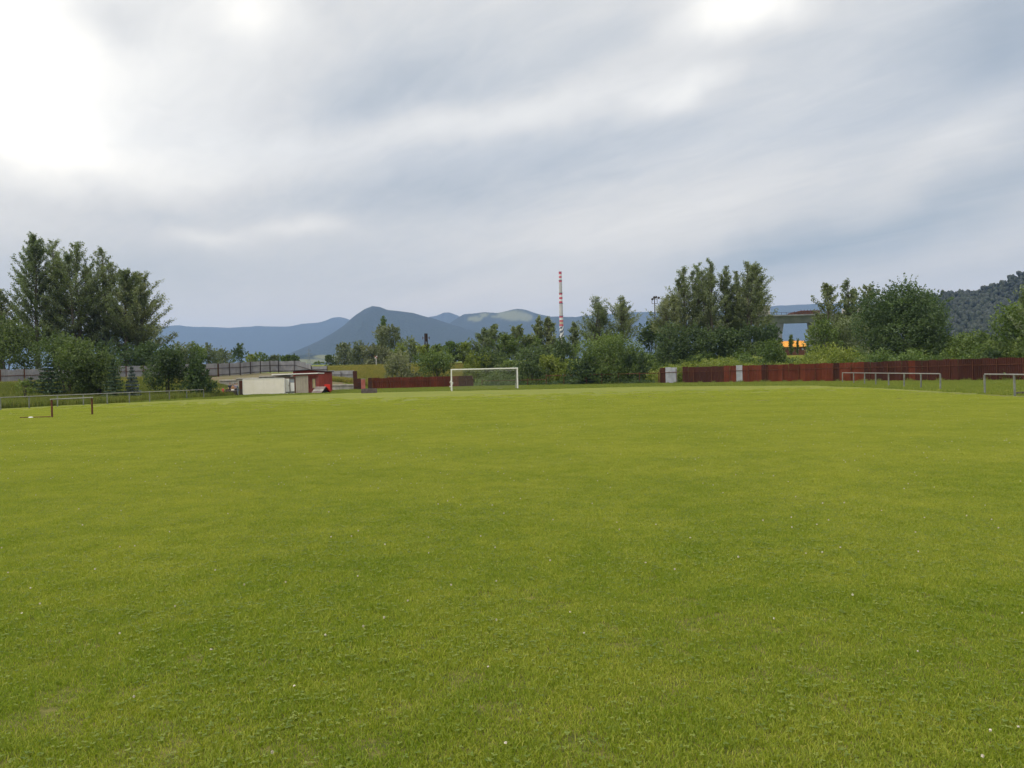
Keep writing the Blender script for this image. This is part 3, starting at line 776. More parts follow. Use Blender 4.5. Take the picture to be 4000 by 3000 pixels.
# -- willows and trees over the meadow
for i, (px, D, top, w, lab, mm, fn, nm) in enumerate([
        (1350, 172, 1338, 80, 'leftmost of the rounded grey willows over the meadow', 'willow', BU, 'willow_tree'),
        (1400, 170, 1333, 85, 'second rounded grey willow over the meadow', 'willow', BU, 'willow_tree'),
        (1455, 168, 1345, 85, 'low rounded grey willow behind the small signpost', 'willow', BU, 'willow_tree'),
        (1508, 170, 1352, 80, 'low grey willow right of the small signpost', 'willow', BU, 'willow_tree'),
        (1502, 190, 1236, 55, 'narrow pointed tree rising above the willows', 'green', PO, 'pointed_tree'),
        (1497, 180, 1268, 95, 'tall rounded tree below the narrow pointed one', 'willow', BU, 'rounded_tree'),
        (1550, 180, 1268, 66, 'tall slim tree right of the narrow pointed one', 'willow', BU, 'rounded_tree'),
        (1603, 172, 1316, 75, 'rounded darker tree on the right of the tall pair', 'poplar', BU, 'rounded_tree'),
        (1572, 160, 1342, 75, 'light green bush in front of the tall rounded trees', 'lime', BU, 'light_bush'),
        (1565, 122, 1368, 140, 'large grey green bush behind the left red fence', 'willow', BU, 'large_bush'),
        (1700, 124, 1362, 150, 'dark green bush behind the red fence next to the goal', 'green', BU, 'large_bush'),
        (1668, 150, 1344, 84, 'small pointed tree below the lattice mast', 'lime', PO, 'pointed_tree'),
        (1712, 155, 1344, 76, 'small light tree right of the lattice mast', 'green', PO, 'pointed_tree'),
        (1772, 150, 1332, 70, 'narrow dark tree halfway between mast and goal', 'green', PO, 'pointed_tree'),
        (1810, 150, 1334, 84, 'light green tree behind the left half of the goal', 'lime', PO, 'pointed_tree')]):
    put_tree(nm, fn, px, D, top, w, mm, lab, 'shrub' if 'bush' in nm else 'tree', None, 180 + i, dens=0.8, leaf=0.2 if D > 140 else 0.16)
# -- thicket behind the goal
for i, (px, D, top, w, lab, mm, fn, nm) in enumerate([
        (1890, 140, 1281, 110, 'leftmost upright tree of the clump behind the goal', 'poplar', PO, 'upright_tree'),
        (1935, 142, 1266, 105, 'tallest upright tree of the clump behind the goal', 'poplar', PO, 'upright_tree'),
        (1975, 138, 1298, 115, 'shorter upright tree in the clump behind the goal', 'green', PO, 'upright_tree'),
        (2024, 140, 1268, 110, 'pointed tree above the right goalpost', 'poplar', PO, 'upright_tree'),
        (2070, 140, 1306, 100, 'low upright tree right of the right goalpost', 'green', PO, 'upright_tree'),
        (2110, 146, 1234, 66, 'narrow dark poplar left of the chimney', 'poplar', PO, 'upright_tree'),
        (2152, 146, 1237, 80, 'poplar standing directly left of the chimney', 'poplar', PO, 'upright_tree'),
        (2243, 150, 1258, 62, 'thin poplar directly right of the chimney', 'poplar', PO, 'upright_tree'),
        (1920, 128, 1355, 150, 'dark bush behind the left part of the goal net', 'alder', BU, 'dark_bush'),
        (2085, 126, 1345, 170, 'dark bush beside the right goalpost', 'alder', BU, 'dark_bush'),
        (2200, 134, 1318, 120, 'dark bush at the foot of the chimney', 'alder', BU, 'dark_bush'),
        (1850, 126, 1380, 120, 'yellow green bush above the end of the left red fence', 'lime', BU, 'light_bush'),
        (1990, 122, 1400, 120, 'yellow green bush seen through the goal', 'green', BU, 'light_bush'),
        (2150, 120, 1388, 110, 'yellow green bush between the goal and the big bush', 'lime', BU, 'light_bush'),
        (2215, 118, 1404, 110, 'bright yellow green bush left of the big dark bush', 'lime', BU, 'light_bush'),
        (2075, 117, 1405, 130, 'low dark bush close behind the right goalpost', 'alder', BU, 'dark_bush'),
        (2330, 132, 1157, 128, 'left one of the pair of airy poplars in the middle', 'poplar', PO, 'poplar_tree'),
        (2430, 131, 1157, 138, 'right one of the pair of airy poplars in the middle', 'poplar', PO, 'poplar_tree'),
        (2390, 110, 1300, 300, 'largest broad green bush growing through the fence gap', 'green', BU, 'large_bush'),
        (2290, 109, 1392, 150, 'dark lower bush on the left flank of the largest bush', 'alder', BU, 'dark_bush'),
        (2490, 108, 1380, 140, 'dark lower bush on the right flank of the largest bush', 'alder', BU, 'dark_bush'),
        (2545, 136, 1250, 110, 'dark bushy tree under the floodlight mast', 'alder', BU, 'dark_bush')]):
    kw = dict(dens=0.85, leaf=0.18)
    if px == 2390: kw = dict(dens=0.9, leaf=0.145, lobes=30, spiky=0.6)
    if nm == 'poplar_tree': kw = dict(dens=0.85, leaf=0.125, base=0.3)
    put_tree(nm, fn, px, D, top, w, mm, lab, 'shrub' if 'bush' in nm else 'tree', None, 210 + i, **kw)
# -- tall stand right of the middle
G3 = 'tall poplars beyond the right red fence'
for i, (px, D, top, w, lab) in enumerate([
        (2615, 126, 1150, 150, 'low leafy poplar at the left side of the right stand'),
        (2680, 128, 1042, 155, 'first tall poplar of the right stand'),
        (2735, 130, 1026, 135, 'second tall poplar of the right stand'),
        (2782, 127, 1012, 130, 'tallest poplar of the right stand with a clean pointed top'),
        (2845, 130, 1040, 115, 'slim poplar in the gap of the right stand'),
        (2888, 131, 1060, 110, 'thin lower poplar between the two halves of the right stand'),
        (2930, 127, 1022, 120, 'tall poplar near the right end of the right stand'),
        (2958, 129, 1026, 130, 'last tall poplar of the right stand, leaning branches to the right')]):
    put_tree('poplar_tree', PO, px, D, top, w, 'poplar', lab, 'tree', G3, 240 + i, base=0.22, dens=0.95, leaf=0.12, upright=1.3)
for i, (px, D, top, w, lab) in enumerate([
        (2620, 118, 1262, 150, 'dark thicket tree under the left side of the right stand'),
        (2720, 119, 1268, 160, 'dark thicket tree under the first tall right poplars'),
        (2830, 120, 1275, 150, 'dark thicket tree under the middle of the right stand'),
        (2935, 119, 1262, 160, 'dark thicket tree under the right end of the stand'),
        (3010, 118, 1262, 110, 'dark thicket tree left of the viaduct opening')]):
    put_tree('thicket_tree', BU, px, D, top, w, 'alder', lab, 'tree', 'dark thicket below the right poplars', 255 + i, dens=0.8, leaf=0.17)
for i, (px, D, top, w, lab, mm, fn, nm) in enumerate([
        (3012, 104, 1326, 110, 'rounded green bush above the red fence left of the orange roof', 'green', BU, 'green_bush'),
        (3092, 130, 1306, 22, 'thin sapling in front of the orange roof', 'green', PO, 'sapling'),
        (3118, 132, 1322, 12, 'very thin sapling at the middle of the orange roof', 'green', PO, 'sapling'),
        (3235, 112, 1106, 130, 'poplar with a thin top right of the viaduct opening', 'poplar', PO, 'poplar_tree'),
        (3318, 114, 1090, 140, 'poplar bent by wind left of the big dark tree', 'poplar', PO, 'poplar_tree'),
        (3396, 112, 1113, 120, 'poplar half hidden behind the big dark tree', 'poplar', PO, 'poplar_tree'),
        (3215, 106, 1240, 120, 'bushy green tree below the poplar right of the viaduct opening', 'green', BU, 'bushy_tree'),
        (3330, 107, 1225, 170, 'bushy tree left of the big dark tree', 'poplar', BU, 'bushy_tree'),
        (3540, 92, 1104, 340, 'biggest dark tree, overhanging the red fence on the right', 'alder', BU, 'big_dark_tree'),
        (3640, 88, 1230, 170, 'lower right limb tree beside the biggest dark tree', 'alder', BU, 'bushy_tree'),
        (3450, 90, 1270, 150, 'dark lower tree on the left side of the biggest dark tree', 'alder', BU, 'bushy_tree'),
        (3880, 78, 1362, 90, 'small dark bush on top of the right end of the fence', 'alder', BU, 'dark_bush'),
        (3740, 86, 1366, 120, 'low yellow green bush right of the biggest dark tree', 'lime', BU, 'light_bush'),
        (3808, 86, 1348, 120, 'low yellow green bush in the middle of the right fence end', 'lime', BU, 'light_bush'),
        (3945, 84, 1330, 120, 'leafy green bush near the right edge above the fence', 'green', BU, 'light_bush'),
        (3985, 80, 1180, 190, 'green tree cut by the right edge', 'green', BU, 'bushy_tree'),
        (4060, 74, 1032, 160, 'tall poplar almost wholly beyond the right edge', 'poplar', PO, 'poplar_tree')]):
    kw = dict(dens=0.85, leaf=0.155)
    if nm == 'big_dark_tree': kw = dict(dens=1.0, leaf=0.14, lobes=34, spiky=1.0)
    if nm == 'sapling': kw = dict(dens=0.4, leaf=0.12)
    put_tree(nm, fn, px, D, top, w, mm, lab, 'shrub' if nm.endswith('bush') else 'tree', None, 270 + i, **kw)

# scrub mass behind the right fence and along its foot
def scrub(name, path, n, hmin, hmax, m, label, seed, leaf=0.13, wid=7.0, back=1.2):
    r = np.random.default_rng(seed); P = []; T = []
    path = np.array(path, float)
    seg = np.hypot(*np.diff(path, axis=0).T); cs = np.concatenate([[0], np.cumsum(seg)])
    for k in range(n):
        s = r.uniform(0, cs[-1]); x = np.interp(s, cs, path[:, 0]); y = np.interp(s, cs, path[:, 1]) + back + r.uniform(0, wid)
        h = r.uniform(hmin, hmax) * (1 + 0.25 * math.sin(s * 0.35 + seed)); w = r.uniform(0.8, 1.9)
        z0 = tz(x, y); bt = r.uniform(0.05, 0.95)
        q = int(190 * w * h * (0.13 / leaf) ** 2)
        d = r.standard_normal((q, 3)); d /= np.linalg.norm(d, axis=1)[:, None]; d[:, 2] = np.abs(d[:, 2])
        rad = (0.6 + 0.45 * r.uniform(0, 1, q))[:, None]
        P.append(np.array([x, y, z0]) + d * rad * np.array([w, w, h])); T.append(np.clip(bt + r.normal(0, 0.2, q), 0, 1))
    P = np.concatenate(P); T = np.concatenate(T)
    VV, FF, TT = leaf_cloud(P, leaf, seed, T)
    o = part(name, npmesh(name, VV, FF, M[m], False, {'tint': TT})); tag(o, label, 'scrub', kind='stuff')
scrub('scrub', [(X(2545, 103), 103), (X(2800, 98), 98), (X(3100, 92), 92), (X(3400, 84), 84)], 150, 1.6, 2.9, 'lime', 'yellow green scrub growing in one mass behind the right red fence', 61, wid=9.0)
scrub('scrub', [(X(2500, 112), 112), (X(2800, 108), 108), (X(3100, 102), 102), (X(3450, 94), 94)], 170, 1.8, 3.0, 'green', 'second green scrub belt below the tall right poplars', 65, leaf=0.17, wid=16.0)
scrub('scrub', [(X(3600, 86), 86), (X(3800, 82), 82), (X(4150, 72), 72)], 70, 1.3, 2.3, 'green', 'bright scrub belt above the dark end of the red fence', 66, leaf=0.15, wid=12.0)
scrub('scrub', [(X(3380, 84), 84), (X(3700, 77), 77), (X(4100, 66), 66)], 60, 1.4, 2.5, 'green', 'darker scrub behind the far right end of the red fence', 62)
scrub('scrub', [(X(1850, 118), 118), (X(2250, 112), 112), (X(2540, 105), 105)], 80, 0.8, 2.2, 'green', 'tangled scrub filling the gap between the two red fences', 63, wid=9)
scrub('scrub', [(X(1880, 118), 118), (X(2250, 112), 112), (X(2540, 104), 104)], 60, 0.4, 0.9, 'alder', 'dark low weeds at the foot of the big bush', 64, wid=1.5, back=-1.2)
# ------------------------------------------------------------------ viaduct, chimney, pylons
def prism_xz(mb, poly, y0, y1):
    n = len(poly); vs = [(x, y0, z) for x, z in poly] + [(x, y1, z) for x, z in poly]
    fs = [tuple(range(n)), tuple(reversed(range(n, 2 * n)))] + [(i, n + i, n + (i + 1) % n, (i + 1) % n) for i in range(n)]
    return mb.add(vs, fs)
def prism_yz(mb, poly, x0, x1):
    n = len(poly); vs = [(x0, y, z) for y, z in poly] + [(x1, y, z) for y, z in poly]
    fs = [tuple(reversed(range(n))), tuple(range(n, 2 * n))] + [(i, (i + 1) % n, n + (i + 1) % n, n + i) for i in range(n)]
    return mb.add(vs, fs)

DV = 330.0; kv = DV / FPX
vx = lambda px: X(px, DV)
vz = lambda py, px=3100: Z(px, py, DV)
via = thing('viaduct', 'concrete motorway viaduct on tall piers between the right trees', 'viaduct', (vx(3100), DV, tz(vx(3100), DV)))
vb = via.location
gnd = -1.0
mb = MB(); zb_, zt_ = vz(1262) - vb.z, vz(1237) - vb.z
prism_yz(mb, [(-2.6, zb_), (2.6, zb_), (3.8, zt_), (-3.8, zt_)], vx(2700) - vb.x, vx(3560) - vb.x)
mb.part('girder', M['bridge'], via)
mb = MB(); mb.box(vx(2700) - vb.x, vx(3560) - vb.x, -6.2, 6.2, zt_ + 0.003, vz(1232) - vb.z); mb.part('deck', M['bridge'], via)
mb = MB()
for k in range(48):
    xx = vx(2710) - vb.x + k * 2.0
    mb.box(xx, xx + 0.12, -6.1, -5.98, vz(1232) - vb.z, vz(1232) - vb.z + 0.9)
mb.box(vx(2700) - vb.x, vx(3560) - vb.x, -6.12, -6.0, vz(1232) - vb.z + 0.85, vz(1232) - vb.z + 0.97)
mb.part('railing', M['darksteel'], via)
for (a, b) in ((2812, 2862), (3008, 3054), (3166, 3204), (3330, 3376)):
    mb = MB(); x0, x1 = vx(a) - vb.x, vx(b) - vb.x; w = x1 - x0
    prism_xz(mb, [(x0 + w * .12, gnd), (x1 - w * .12, gnd), (x1 - w * .06, zb_ - 5), (x1 + w * .10, zb_ - 0.003), (x0 - w * .10, zb_ - 0.003), (x0 + w * .06, zb_ - 5)], -2.2, 2.2)
    mb.part('pier', M['bridge'], via)
for (a, b, t_, mm) in ((2938, 2998, 1196, 'concrete_cap'), (3092, 3120, 1222, 'rust'), (3118, 3192, 1217, 'rust'), (3306, 3352, 1206, 'concrete_cap')):
    mb = MB(); x0, x1 = vx(a) - vb.x, vx(b) - vb.x; z0 = vz(1232) - vb.z + 0.003; z1 = vz(t_) - vb.z
    mb.box(x0, x1, -4.4, 3.6, z0, z1, 0.1)
    n = max(2, int((x1 - x0) / 1.2))
    for k in range(n + 1):
        xx = x0 + (x1 - x0) * k / n; mb.box(xx - .07, xx + .07, -4.62, -4.403, z0, z1 + .35)
    mb.part('formwork', M[mm], via)

DC = 1200.0
cb = at(2197.5, 1461.5, DC); 
ch = thing('chimney', 'very tall red and white banded factory chimney', 'chimney', (cb.x, DC, 0))
def zc_(y4): return Z(2194, 1000 + y4 / 2.766, DC)
bands = [(172, 198, 'chimred'), (198, 218, 'chimwhite'), (218, 238, 'chimred'), (238, 262, 'chimwhite'), (262, 284, 'chimred'), (284, 400, 'chimgrey'),
         (400, 420, 'chimred'), (420, 445, 'chimwhite'), (445, 467, 'chimred'), (467, 490, 'chimwhite'), (490, 512, 'chimred'), (512, 648, 'chimgrey'),
         (648, 668, 'chimred'), (668, 693, 'chimwhite'), (693, 712, 'chimred'), (712, 738, 'yellowish'), (738, 758, 'chimred'), (758, 872, 'camo'), (872, 1400, 'chimgrey')]
Htop = zc_(172)
def rad(z): return 1.0 * (4.1 - 1.95 * min(1.0, max(0, z) / Htop) ** 0.9)
for a, b, mm in bands:
    z1, z0 = zc_(a), max(zc_(b), -1.0)
    if z1 <= z0: continue
    mb = MB(); n = 28; vs = []; k = 3
    for j in range(k + 1):
        z = z0 + (z1 - z0) * j / k
        for i in range(n):
            t_ = 6.28318 * i / n; vs.append((rad(z) * math.cos(t_), rad(z) * math.sin(t_), z))
    fs = [(j * n + i, j * n + (i + 1) % n, (j + 1) * n + (i + 1) % n, (j + 1) * n + i) for j in range(k) for i in range(n)]
    mb.add(vs, fs); mb.part('band' if mm != 'camo' else 'patched_base', M[mm], ch, smooth=True)
for y4 in (172, 262, 400, 512, 648):
    z = zc_(y4); mb = MB(); mb.tube((0, 0, z - .35), (0, 0, z + .35), rad(z) + 0.55, rad(z) + 0.55, 28); mb.part('walkway', M['darksteel'] if y4 != 172 else M['chimred'], ch)

def lattice(mb, h, w0, w1, nseg, r):
    c = [(-1, -1), (1, -1), (1, 1), (-1, 1)]
    W = lambda z: (w0 + (w1 - w0) * z / h) / 2
    for sx, sy in c: mb.tube((sx * W(0), sy * W(0), 0), (sx * W(h), sy * W(h), h), r, r, 4)
    for k in range(nseg):
        za, zb2 = h * k / nseg, h * (k + 1) / nseg
        for i in range(4):
            p, q = c[i], c[(i + 1) % 4]
            a, b = (p, q) if k % 2 else (q, p)
            mb.tube((a[0] * W(za), a[1] * W(za), za), (b[0] * W(zb2), b[1] * W(zb2), zb2), r * .7, r * .7, 4)
            mb.tube((p[0] * W(zb2), p[1] * W(zb2), zb2), (q[0] * W(zb2), q[1] * W(zb2), zb2), r * .6, r * .6, 4)
D_ = 1300; x = X(1209, D_)
py = thing('pylon', 'tiny faint grey power pylon in the distance, left of the willows', 'pylon', (x, D_, tz(x, D_)), 0.3)
h = Z(1209, 1363, D_) - tz(x, D_); mb = MB(); lattice(mb, h, 7, 1.2, 8, 0.28); mb.part('tower', M['greypost'], py)
for zz, l in ((h * .70, 8), (h * .82, 6), (h * .93, 4.5)):
    mb = MB(); mb.tube((-l, 0, zz), (l, 0, zz), .3, .3, 4); mb.tube((-l, 0, zz), (0, 0, zz + 1.6), .2, .2, 4); mb.tube((l, 0, zz), (0, 0, zz + 1.6), .2, .2, 4); mb.part('crossarm', M['greypost'], py)
D_ = 150; x = X(1668, D_); z0 = tz(x, D_)
ma = thing('lattice_mast', 'dark rusty lattice mast with a short crossarm rising above the bushes', 'mast', (x, D_, z0), 0.4)
h = Z(1668, 1303, D_) - z0; mb = MB(); lattice(mb, h, 0.62, 0.44, 14, 0.05); mb.part('tower', M['darksteel'], ma)
mb = MB(); mb.box(-.20, .20, -.2, .2, h - 1.5, h - .05, 0.02); mb.part('head_box', M['darksteel'], ma)
mb = MB(); mb.tube((-.75, 0, h - .85), (.75, 0, h - .85), .045); mb.part('crossarm', M['rust'], ma)
for s_ in (-1, 1):
    mb = MB(); mb.tube((s_ * .66, 0, h - .81), (s_ * .66, 0, h - .55), .06, .04, 8); mb.tube((s_ * .66, 0, h - 1.15), (s_ * .66, 0, h - .89), .04, .06, 8); mb.part('insulator', M['rust'], ma)
D_ = 170; x = X(2563, D_); z0 = tz(x, D_)
fl = thing('floodlight_mast', 'dark mast with a cluster of floodlights left of the right tall poplars', 'mast', (x, D_, z0), 0.15)
h = Z(2563, 1187, D_) - z0; hp = (1187 - 1158) / FPX * D_
mb = MB(); mb.tube((0, 0, 0), (0, 0, h + hp * .75), .16, .09, 8); mb.part('pole', M['darksteel'], fl)
mb = MB()
for zz in (h, h + hp * .62): mb.box(-.62, .62, -.06, .06, zz, zz + .09)
for xx in (-.6, .6): mb.box(xx - .04, xx + .04, -.04, .04, h + .093, h + hp * .62 - .003)
mb.part('platform', M['darksteel'], fl)
for (xx, zz) in ((-.62, .68), (-.2, .92), (.25, .95), (.85, .85)):
    mb = MB(); mb.tube((xx, -.1, h + hp * zz), (xx - .05, -.5, h + hp * zz - .12), .12, .27, 10); mb.tube((xx, -.1, h + hp * zz), (xx * .6, 0, h + hp * .62 + .05), .03, .03, 5); mb.part('floodlight', M['darksteel'], fl)
D_ = 150; x = X(1471, D_); z0 = tz(x, D_)
sg = thing('signpost', 'small white signpost with a pinkish crossed board on the meadow', 'signpost', (x, D_, z0))
mb = MB(); mb.tube((0, 0, -.2), (0, 0, 2.05), .05, .05, 8); mb.part('post', M['white'], sg)
for s_ in (1, -1):
    mb = MB(); mb.box(-.34, .34, -.075, -.055 - .012 * (s_ > 0), -.075, .075); mb.part('cross_board', M['pinkpost'] if s_ > 0 else M['white'], sg, loc=(0, -.012 * (s_ > 0), 2.2), rot=(0, s_ * R(42), 0))

# orange roofed shed under the viaduct, pale roofed hut at the right edge
D_ = 200; x0, x1 = X(3050, D_), X(3157, D_); xm = (x0 + x1) / 2; z0 = tz(xm, D_)
zt_, zb_ = Z(3104, 1330, D_) - z0, Z(3104, 1354, D_) - z0; hw = (x1 - x0) / 2
osd = thing('orange_roofed_shed', 'low brown shed with a bright orange roof under the viaduct', 'shed', (xm, D_, z0))
mb = MB(); mb.box(-hw + .3, hw - .3, .5, 4.5, -.5, zb_ + .3); mb.part('wall', M['rust'], osd)
mb = MB(); 
P8 = [(-hw, 0, zb_), (hw, 0, zb_), (hw - .1, 2.6, zt_), (-hw + .9, 2.6, zt_)]
vs = P8 + [(p[0], p[1] + .02, p[2] - .12) for p in P8]
mb.add(vs, [(0, 1, 2, 3), (7, 6, 5, 4), (0, 4, 5, 1), (1, 5, 6, 2), (2, 6, 7, 3), (3, 7, 4, 0)])
P9 = [(-hw + .9, 2.62, zt_), (hw - .1, 2.62, zt_), (hw, 5.2, zb_), (-hw, 5.2, zb_)]
vs = P9 + [(p[0], p[1] + .02, p[2] - .12) for p in P9]
mb.add(vs, [(0, 1, 2, 3), (7, 6, 5, 4), (0, 4, 5, 1), (1, 5, 6, 2), (2, 6, 7, 3), (3, 7, 4, 0)])
mb.part('roof', M['orange'], osd)
for xx in (-.6, .9, 2.2):
    mb = MB(); mb.box(xx, xx + .5, .46, .497, zb_ - .9, zb_ - .35); mb.part('window', M['glass'], osd)
D_ = 92; x = X(4010, D_); z0 = tz(x, D_)
ht = thing('hut', 'small hut with a pale roof edge at the far right edge above the fence', 'hut', (x, D_, z0))
zr = Z(4000, 1385, D_) - z0
mb = MB(); mb.box(-.9, 1.6, .2, 2.6, -.3, zr - .08); mb.part('wall', M['brownsheet'], ht)
mb = MB(); mb.box(-1.15, 1.85, 0, 2.9, zr - .077, zr + .06); mb.part('roof', M['concrete_cap'], ht)

# ------------------------------------------------------------------ fences
def sheet_mesh(name, m_, ridges=4, depth=0.05):
    pts = []
    for k in range(ridges):
        a = k / ridges; w = 1 / ridges
        pts += [(a, 0), (a + w * .35, 0), (a + w * .5, -depth), (a + w * .85, -depth)]
    pts.append((1.0, 0)); n = len(pts)
    vs = [(x_, y_, 0) for x_, y_ in pts] + [(x_, y_, 1) for x_, y_ in pts] + [(x_, y_ + .006, 0) for x_, y_ in pts] + [(x_, y_ + .006, 1) for x_, y_ in pts]
    fs = []
    for i in range(n - 1):
        fs += [(i, i + 1, n + i + 1, n + i), (2 * n + i + 1, 2 * n + i, 3 * n + i, 3 * n + i + 1), (n + i, n + i + 1, 3 * n + i + 1, 3 * n + i)]
    me = bpy.data.meshes.new(name); me.from_pydata(vs, [], fs); me.materials.append(m_); me.update(); return me
SH = {k: sheet_mesh('sheet', M[k]) for k in ('greysheet', 'palesheet', 'redsheet', 'darkredsheet', 'brownsheet')}
def unit(m_, name):
    mb = MB(); mb.box(0, 1, -.5, .5, 0, 1); return mb.mesh(name, m_)
POST = {k: unit(M[k], 'post') for k in ('darksteel', 'rust', 'paleSteel', 'greypost')}
def fence(name, label, pts, height, rails, choose, postm='darksteel', posth=0.1, span=None, seed=0, dips=0.03, sheetw=1.0, bottom=0.12, postw=0.09, group=None):
    """pts: posts' (x, y, zbase); sheets hang behind posts and rails"""
    r = np.random.default_rng(seed)
    t = thing(name, label, 'fence', (pts[0][0], pts[0][1], pts[0][2]), 0, group)
    O = Vector(pts[0])
    k = 0
    for i in range(len(pts) - 1):
        a, b = Vector(pts[i]), Vector(pts[i + 1]); d = Vector((b.x - a.x, b.y - a.y, 0)); L = d.length; ang = math.atan2(d.y, d.x)
        nrm = Vector((math.sin(ang), -math.cos(ang), 0))
        if nrm.dot(Vector((0, 40, 0)) - a) < 0 and False: nrm = -nrm
        n = max(1, round(L / sheetw)); w = L / n
        for j in range(n):
            s0 = (j) / n; p = a + (b - a) * s0
            c = choose((p.x + d.x / n / 2), (p.y + d.y / n / 2), k)
            if c:
                hh = height * (1 + r.uniform(-dips, dips)); slope = 0
                part('sheet', SH[c], t, loc=p - O + Vector((0, 0, bottom + r.uniform(-.03, .03))) - nrm * 0.0, rot=(r.uniform(-.012, .012), r.uniform(-.006, .006), ang), scl=(w * 1.0, 1, hh - bottom))
            k += 1
        for rz in rails:
            q = (b - a).length
            part('rail', POST[postm], t, loc=a - O + nrm * 0.085 + Vector((0, 0, height * rz + (0.02 * r.uniform(-1, 1)))), rot=(0, -math.atan2(b.z - a.z, L), ang), scl=(q, .05, .06))
    for i, p in enumerate(pts):
        j = min(i, len(pts) - 2); a, b = Vector(pts[j]), Vector(pts[j + 1]); ang = math.atan2(b.y - a.y, b.x - a.x)
        nrm = Vector((math.sin(ang), -math.cos(ang), 0))
        part('post', POST[postm], t, loc=Vector(p) - O + nrm * 0.165 - Vector((math.cos(ang), math.sin(ang), 0)) * postw / 2 - Vector((0, 0, .3)), rot=(0, r.uniform(-.012, .012), ang), scl=(postw, postw, height + .3 + posth))
    return t
def line_pts(p, q, step, zf=None):
    p = np.array(p, float); q = np.array(q, float); n = max(1, round(np.linalg.norm(q - p) / step))
    return [tuple(p + (q - p) * i / n) for i in range(n + 1)]
def withz(pp, dz=0.0): return [(x_, y_, tz(x_, y_) + dz) for x_, y_ in pp]
gp = line_pts((-62, 76), (X(0, 88), 88), 3.0)[:-1] + line_pts((X(0, 88), 88), (X(850, 120), 120), 2.9)
fence('steel_sheet_fence', 'long grey steel sheet fence with rusty posts along the left bank', withz(gp), 2.05, (0.10, 0.62), lambda x_, y_, k: 'greysheet', 'rust', 0.0, seed=1)
pp = line_pts((X(852, 120.2), 120.2), (X(1090, 133), 133), 2.35)
pp2 = [(X(p, 133), 133) for p in (1152, 1218)]
fence('steel_sheet_fence', 'grey steel sheet fence on top of the concrete terrace behind the container', withz(pp + pp2), 2.05, (0.14, 0.62), lambda x_, y_, k: 'greysheet', 'darksteel', 0.02, seed=2, sheetw=0.85)
p3 = [(X(1219.5, 131.5), 131.5, 1.15), (X(1280, 131), 131, 1.05)]
fence('steel_sheet_fence', 'single grey fence bay one step lower, right of the red shed roof', p3, 2.85, (0.40, 0.80), lambda x_, y_, k: 'greysheet', 'darksteel', 0.0, seed=3)
p4 = [(X(p, 126), 126, z_) for p, z_ in ((1282, 0.95), (1333, 0.9), (1384, 0.85))]
fence('steel_sheet_fence', 'lowest two grey fence bays before the brown gate sheets', p4, 2.1, (0.18, 0.68), lambda x_, y_, k: 'greysheet', 'darksteel', -.1, seed=4)
# left red fence
def ch_l(x_, y_, k): return 'darkredsheet' if k in (12, 13, 14) else 'redsheet'
p5 = line_pts((X(1454, 114), 114), (X(1846, 117), 117), 2.1)
fence('red_sheet_fence', 'low red painted sheet fence running left of the goal', [(a, b, 0.0) for a, b in p5], 1.68, (0.66,), ch_l, 'rust', -.22, seed=5, dips=.025, bottom=0.03)
# right red fence
rp = [(X(2578, 101.5), 101.5)]
def ch_r(x_, y_, k):
    p_ = 2000 + x_ / y_ * FPX
    if p_ < 2600: return 'brownsheet'
    if p_ < 2655: return 'palesheet'
    if p_ < 2664: return None
    if p_ < 2838: return 'darkredsheet' if k % 5 else 'brownsheet'
    if p_ < 2878: return 'redsheet'
    if p_ < 2912: return 'palesheet'
    if p_ < 3370: return 'redsheet' if (k * 7) % 23 not in (3, 4) else 'darkredsheet'
    return 'darkredsheet' if (k * 7) % 29 not in (4,) else 'redsheet'
R1 = line_pts((X(2578, 101.5), 101.5), (X(3000, 93.5), 93.5), 2.3) 
R2 = line_pts((X(3000, 93.5), 93.5), (X(3400, 83), 83), 2.3)[1:]
R3 = line_pts((X(3400, 83), 83), (X(4000, 68), 68), 2.3)[1:] + line_pts((X(4000, 68), 68), (58, 50), 2.4)[1:]
fence('red_sheet_fence', 'long rusty red sheet fence with two pale patches at the right', [(a, b, 0.0) for a, b in R1 + R2 + R3], 2.12, (0.70,), ch_r, 'rust', -.22, seed=6, dips=.015, sheetw=0.78, bottom=0.04, postw=.05)
# open rusty frame fence in the gap
of = [(X(p, d_), d_) for p, d_ in ((1882, 116), (1945, 115.5), (2060, 113.5), (2133, 112), (2202, 110.5), (2290, 108), (2350, 106.5), (2414, 105.5), (2497, 104), (2572, 102))]
t = thing('rusty_fence_frame', 'bare rusty fence posts and pipe without sheets between the two red fences', 'fence', (of[0][0], of[0][1], 0)); O = Vector((of[0][0], of[0][1], 0))
for i, (a, b) in enumerate(of):
    mb = MB(); mb.tube((0, 0, -.2), (0.02, 0, 1.62 if i > 2 else 1.1), .05, .05, 6); mb.part('post', M['rust'], t, loc=Vector((a, b, 0)) - O)
    if i < len(of) - 1:
        a2, b2 = of[i + 1]; zz = 1.42 if i >= 3 else 0.85
        mb = MB(); mb.tube((a - O.x, b - O.y - .06, zz), (a2 - O.x, b2 - O.y - .06, zz), .04, .04, 6); mb.part('rail', M['rust'], t)
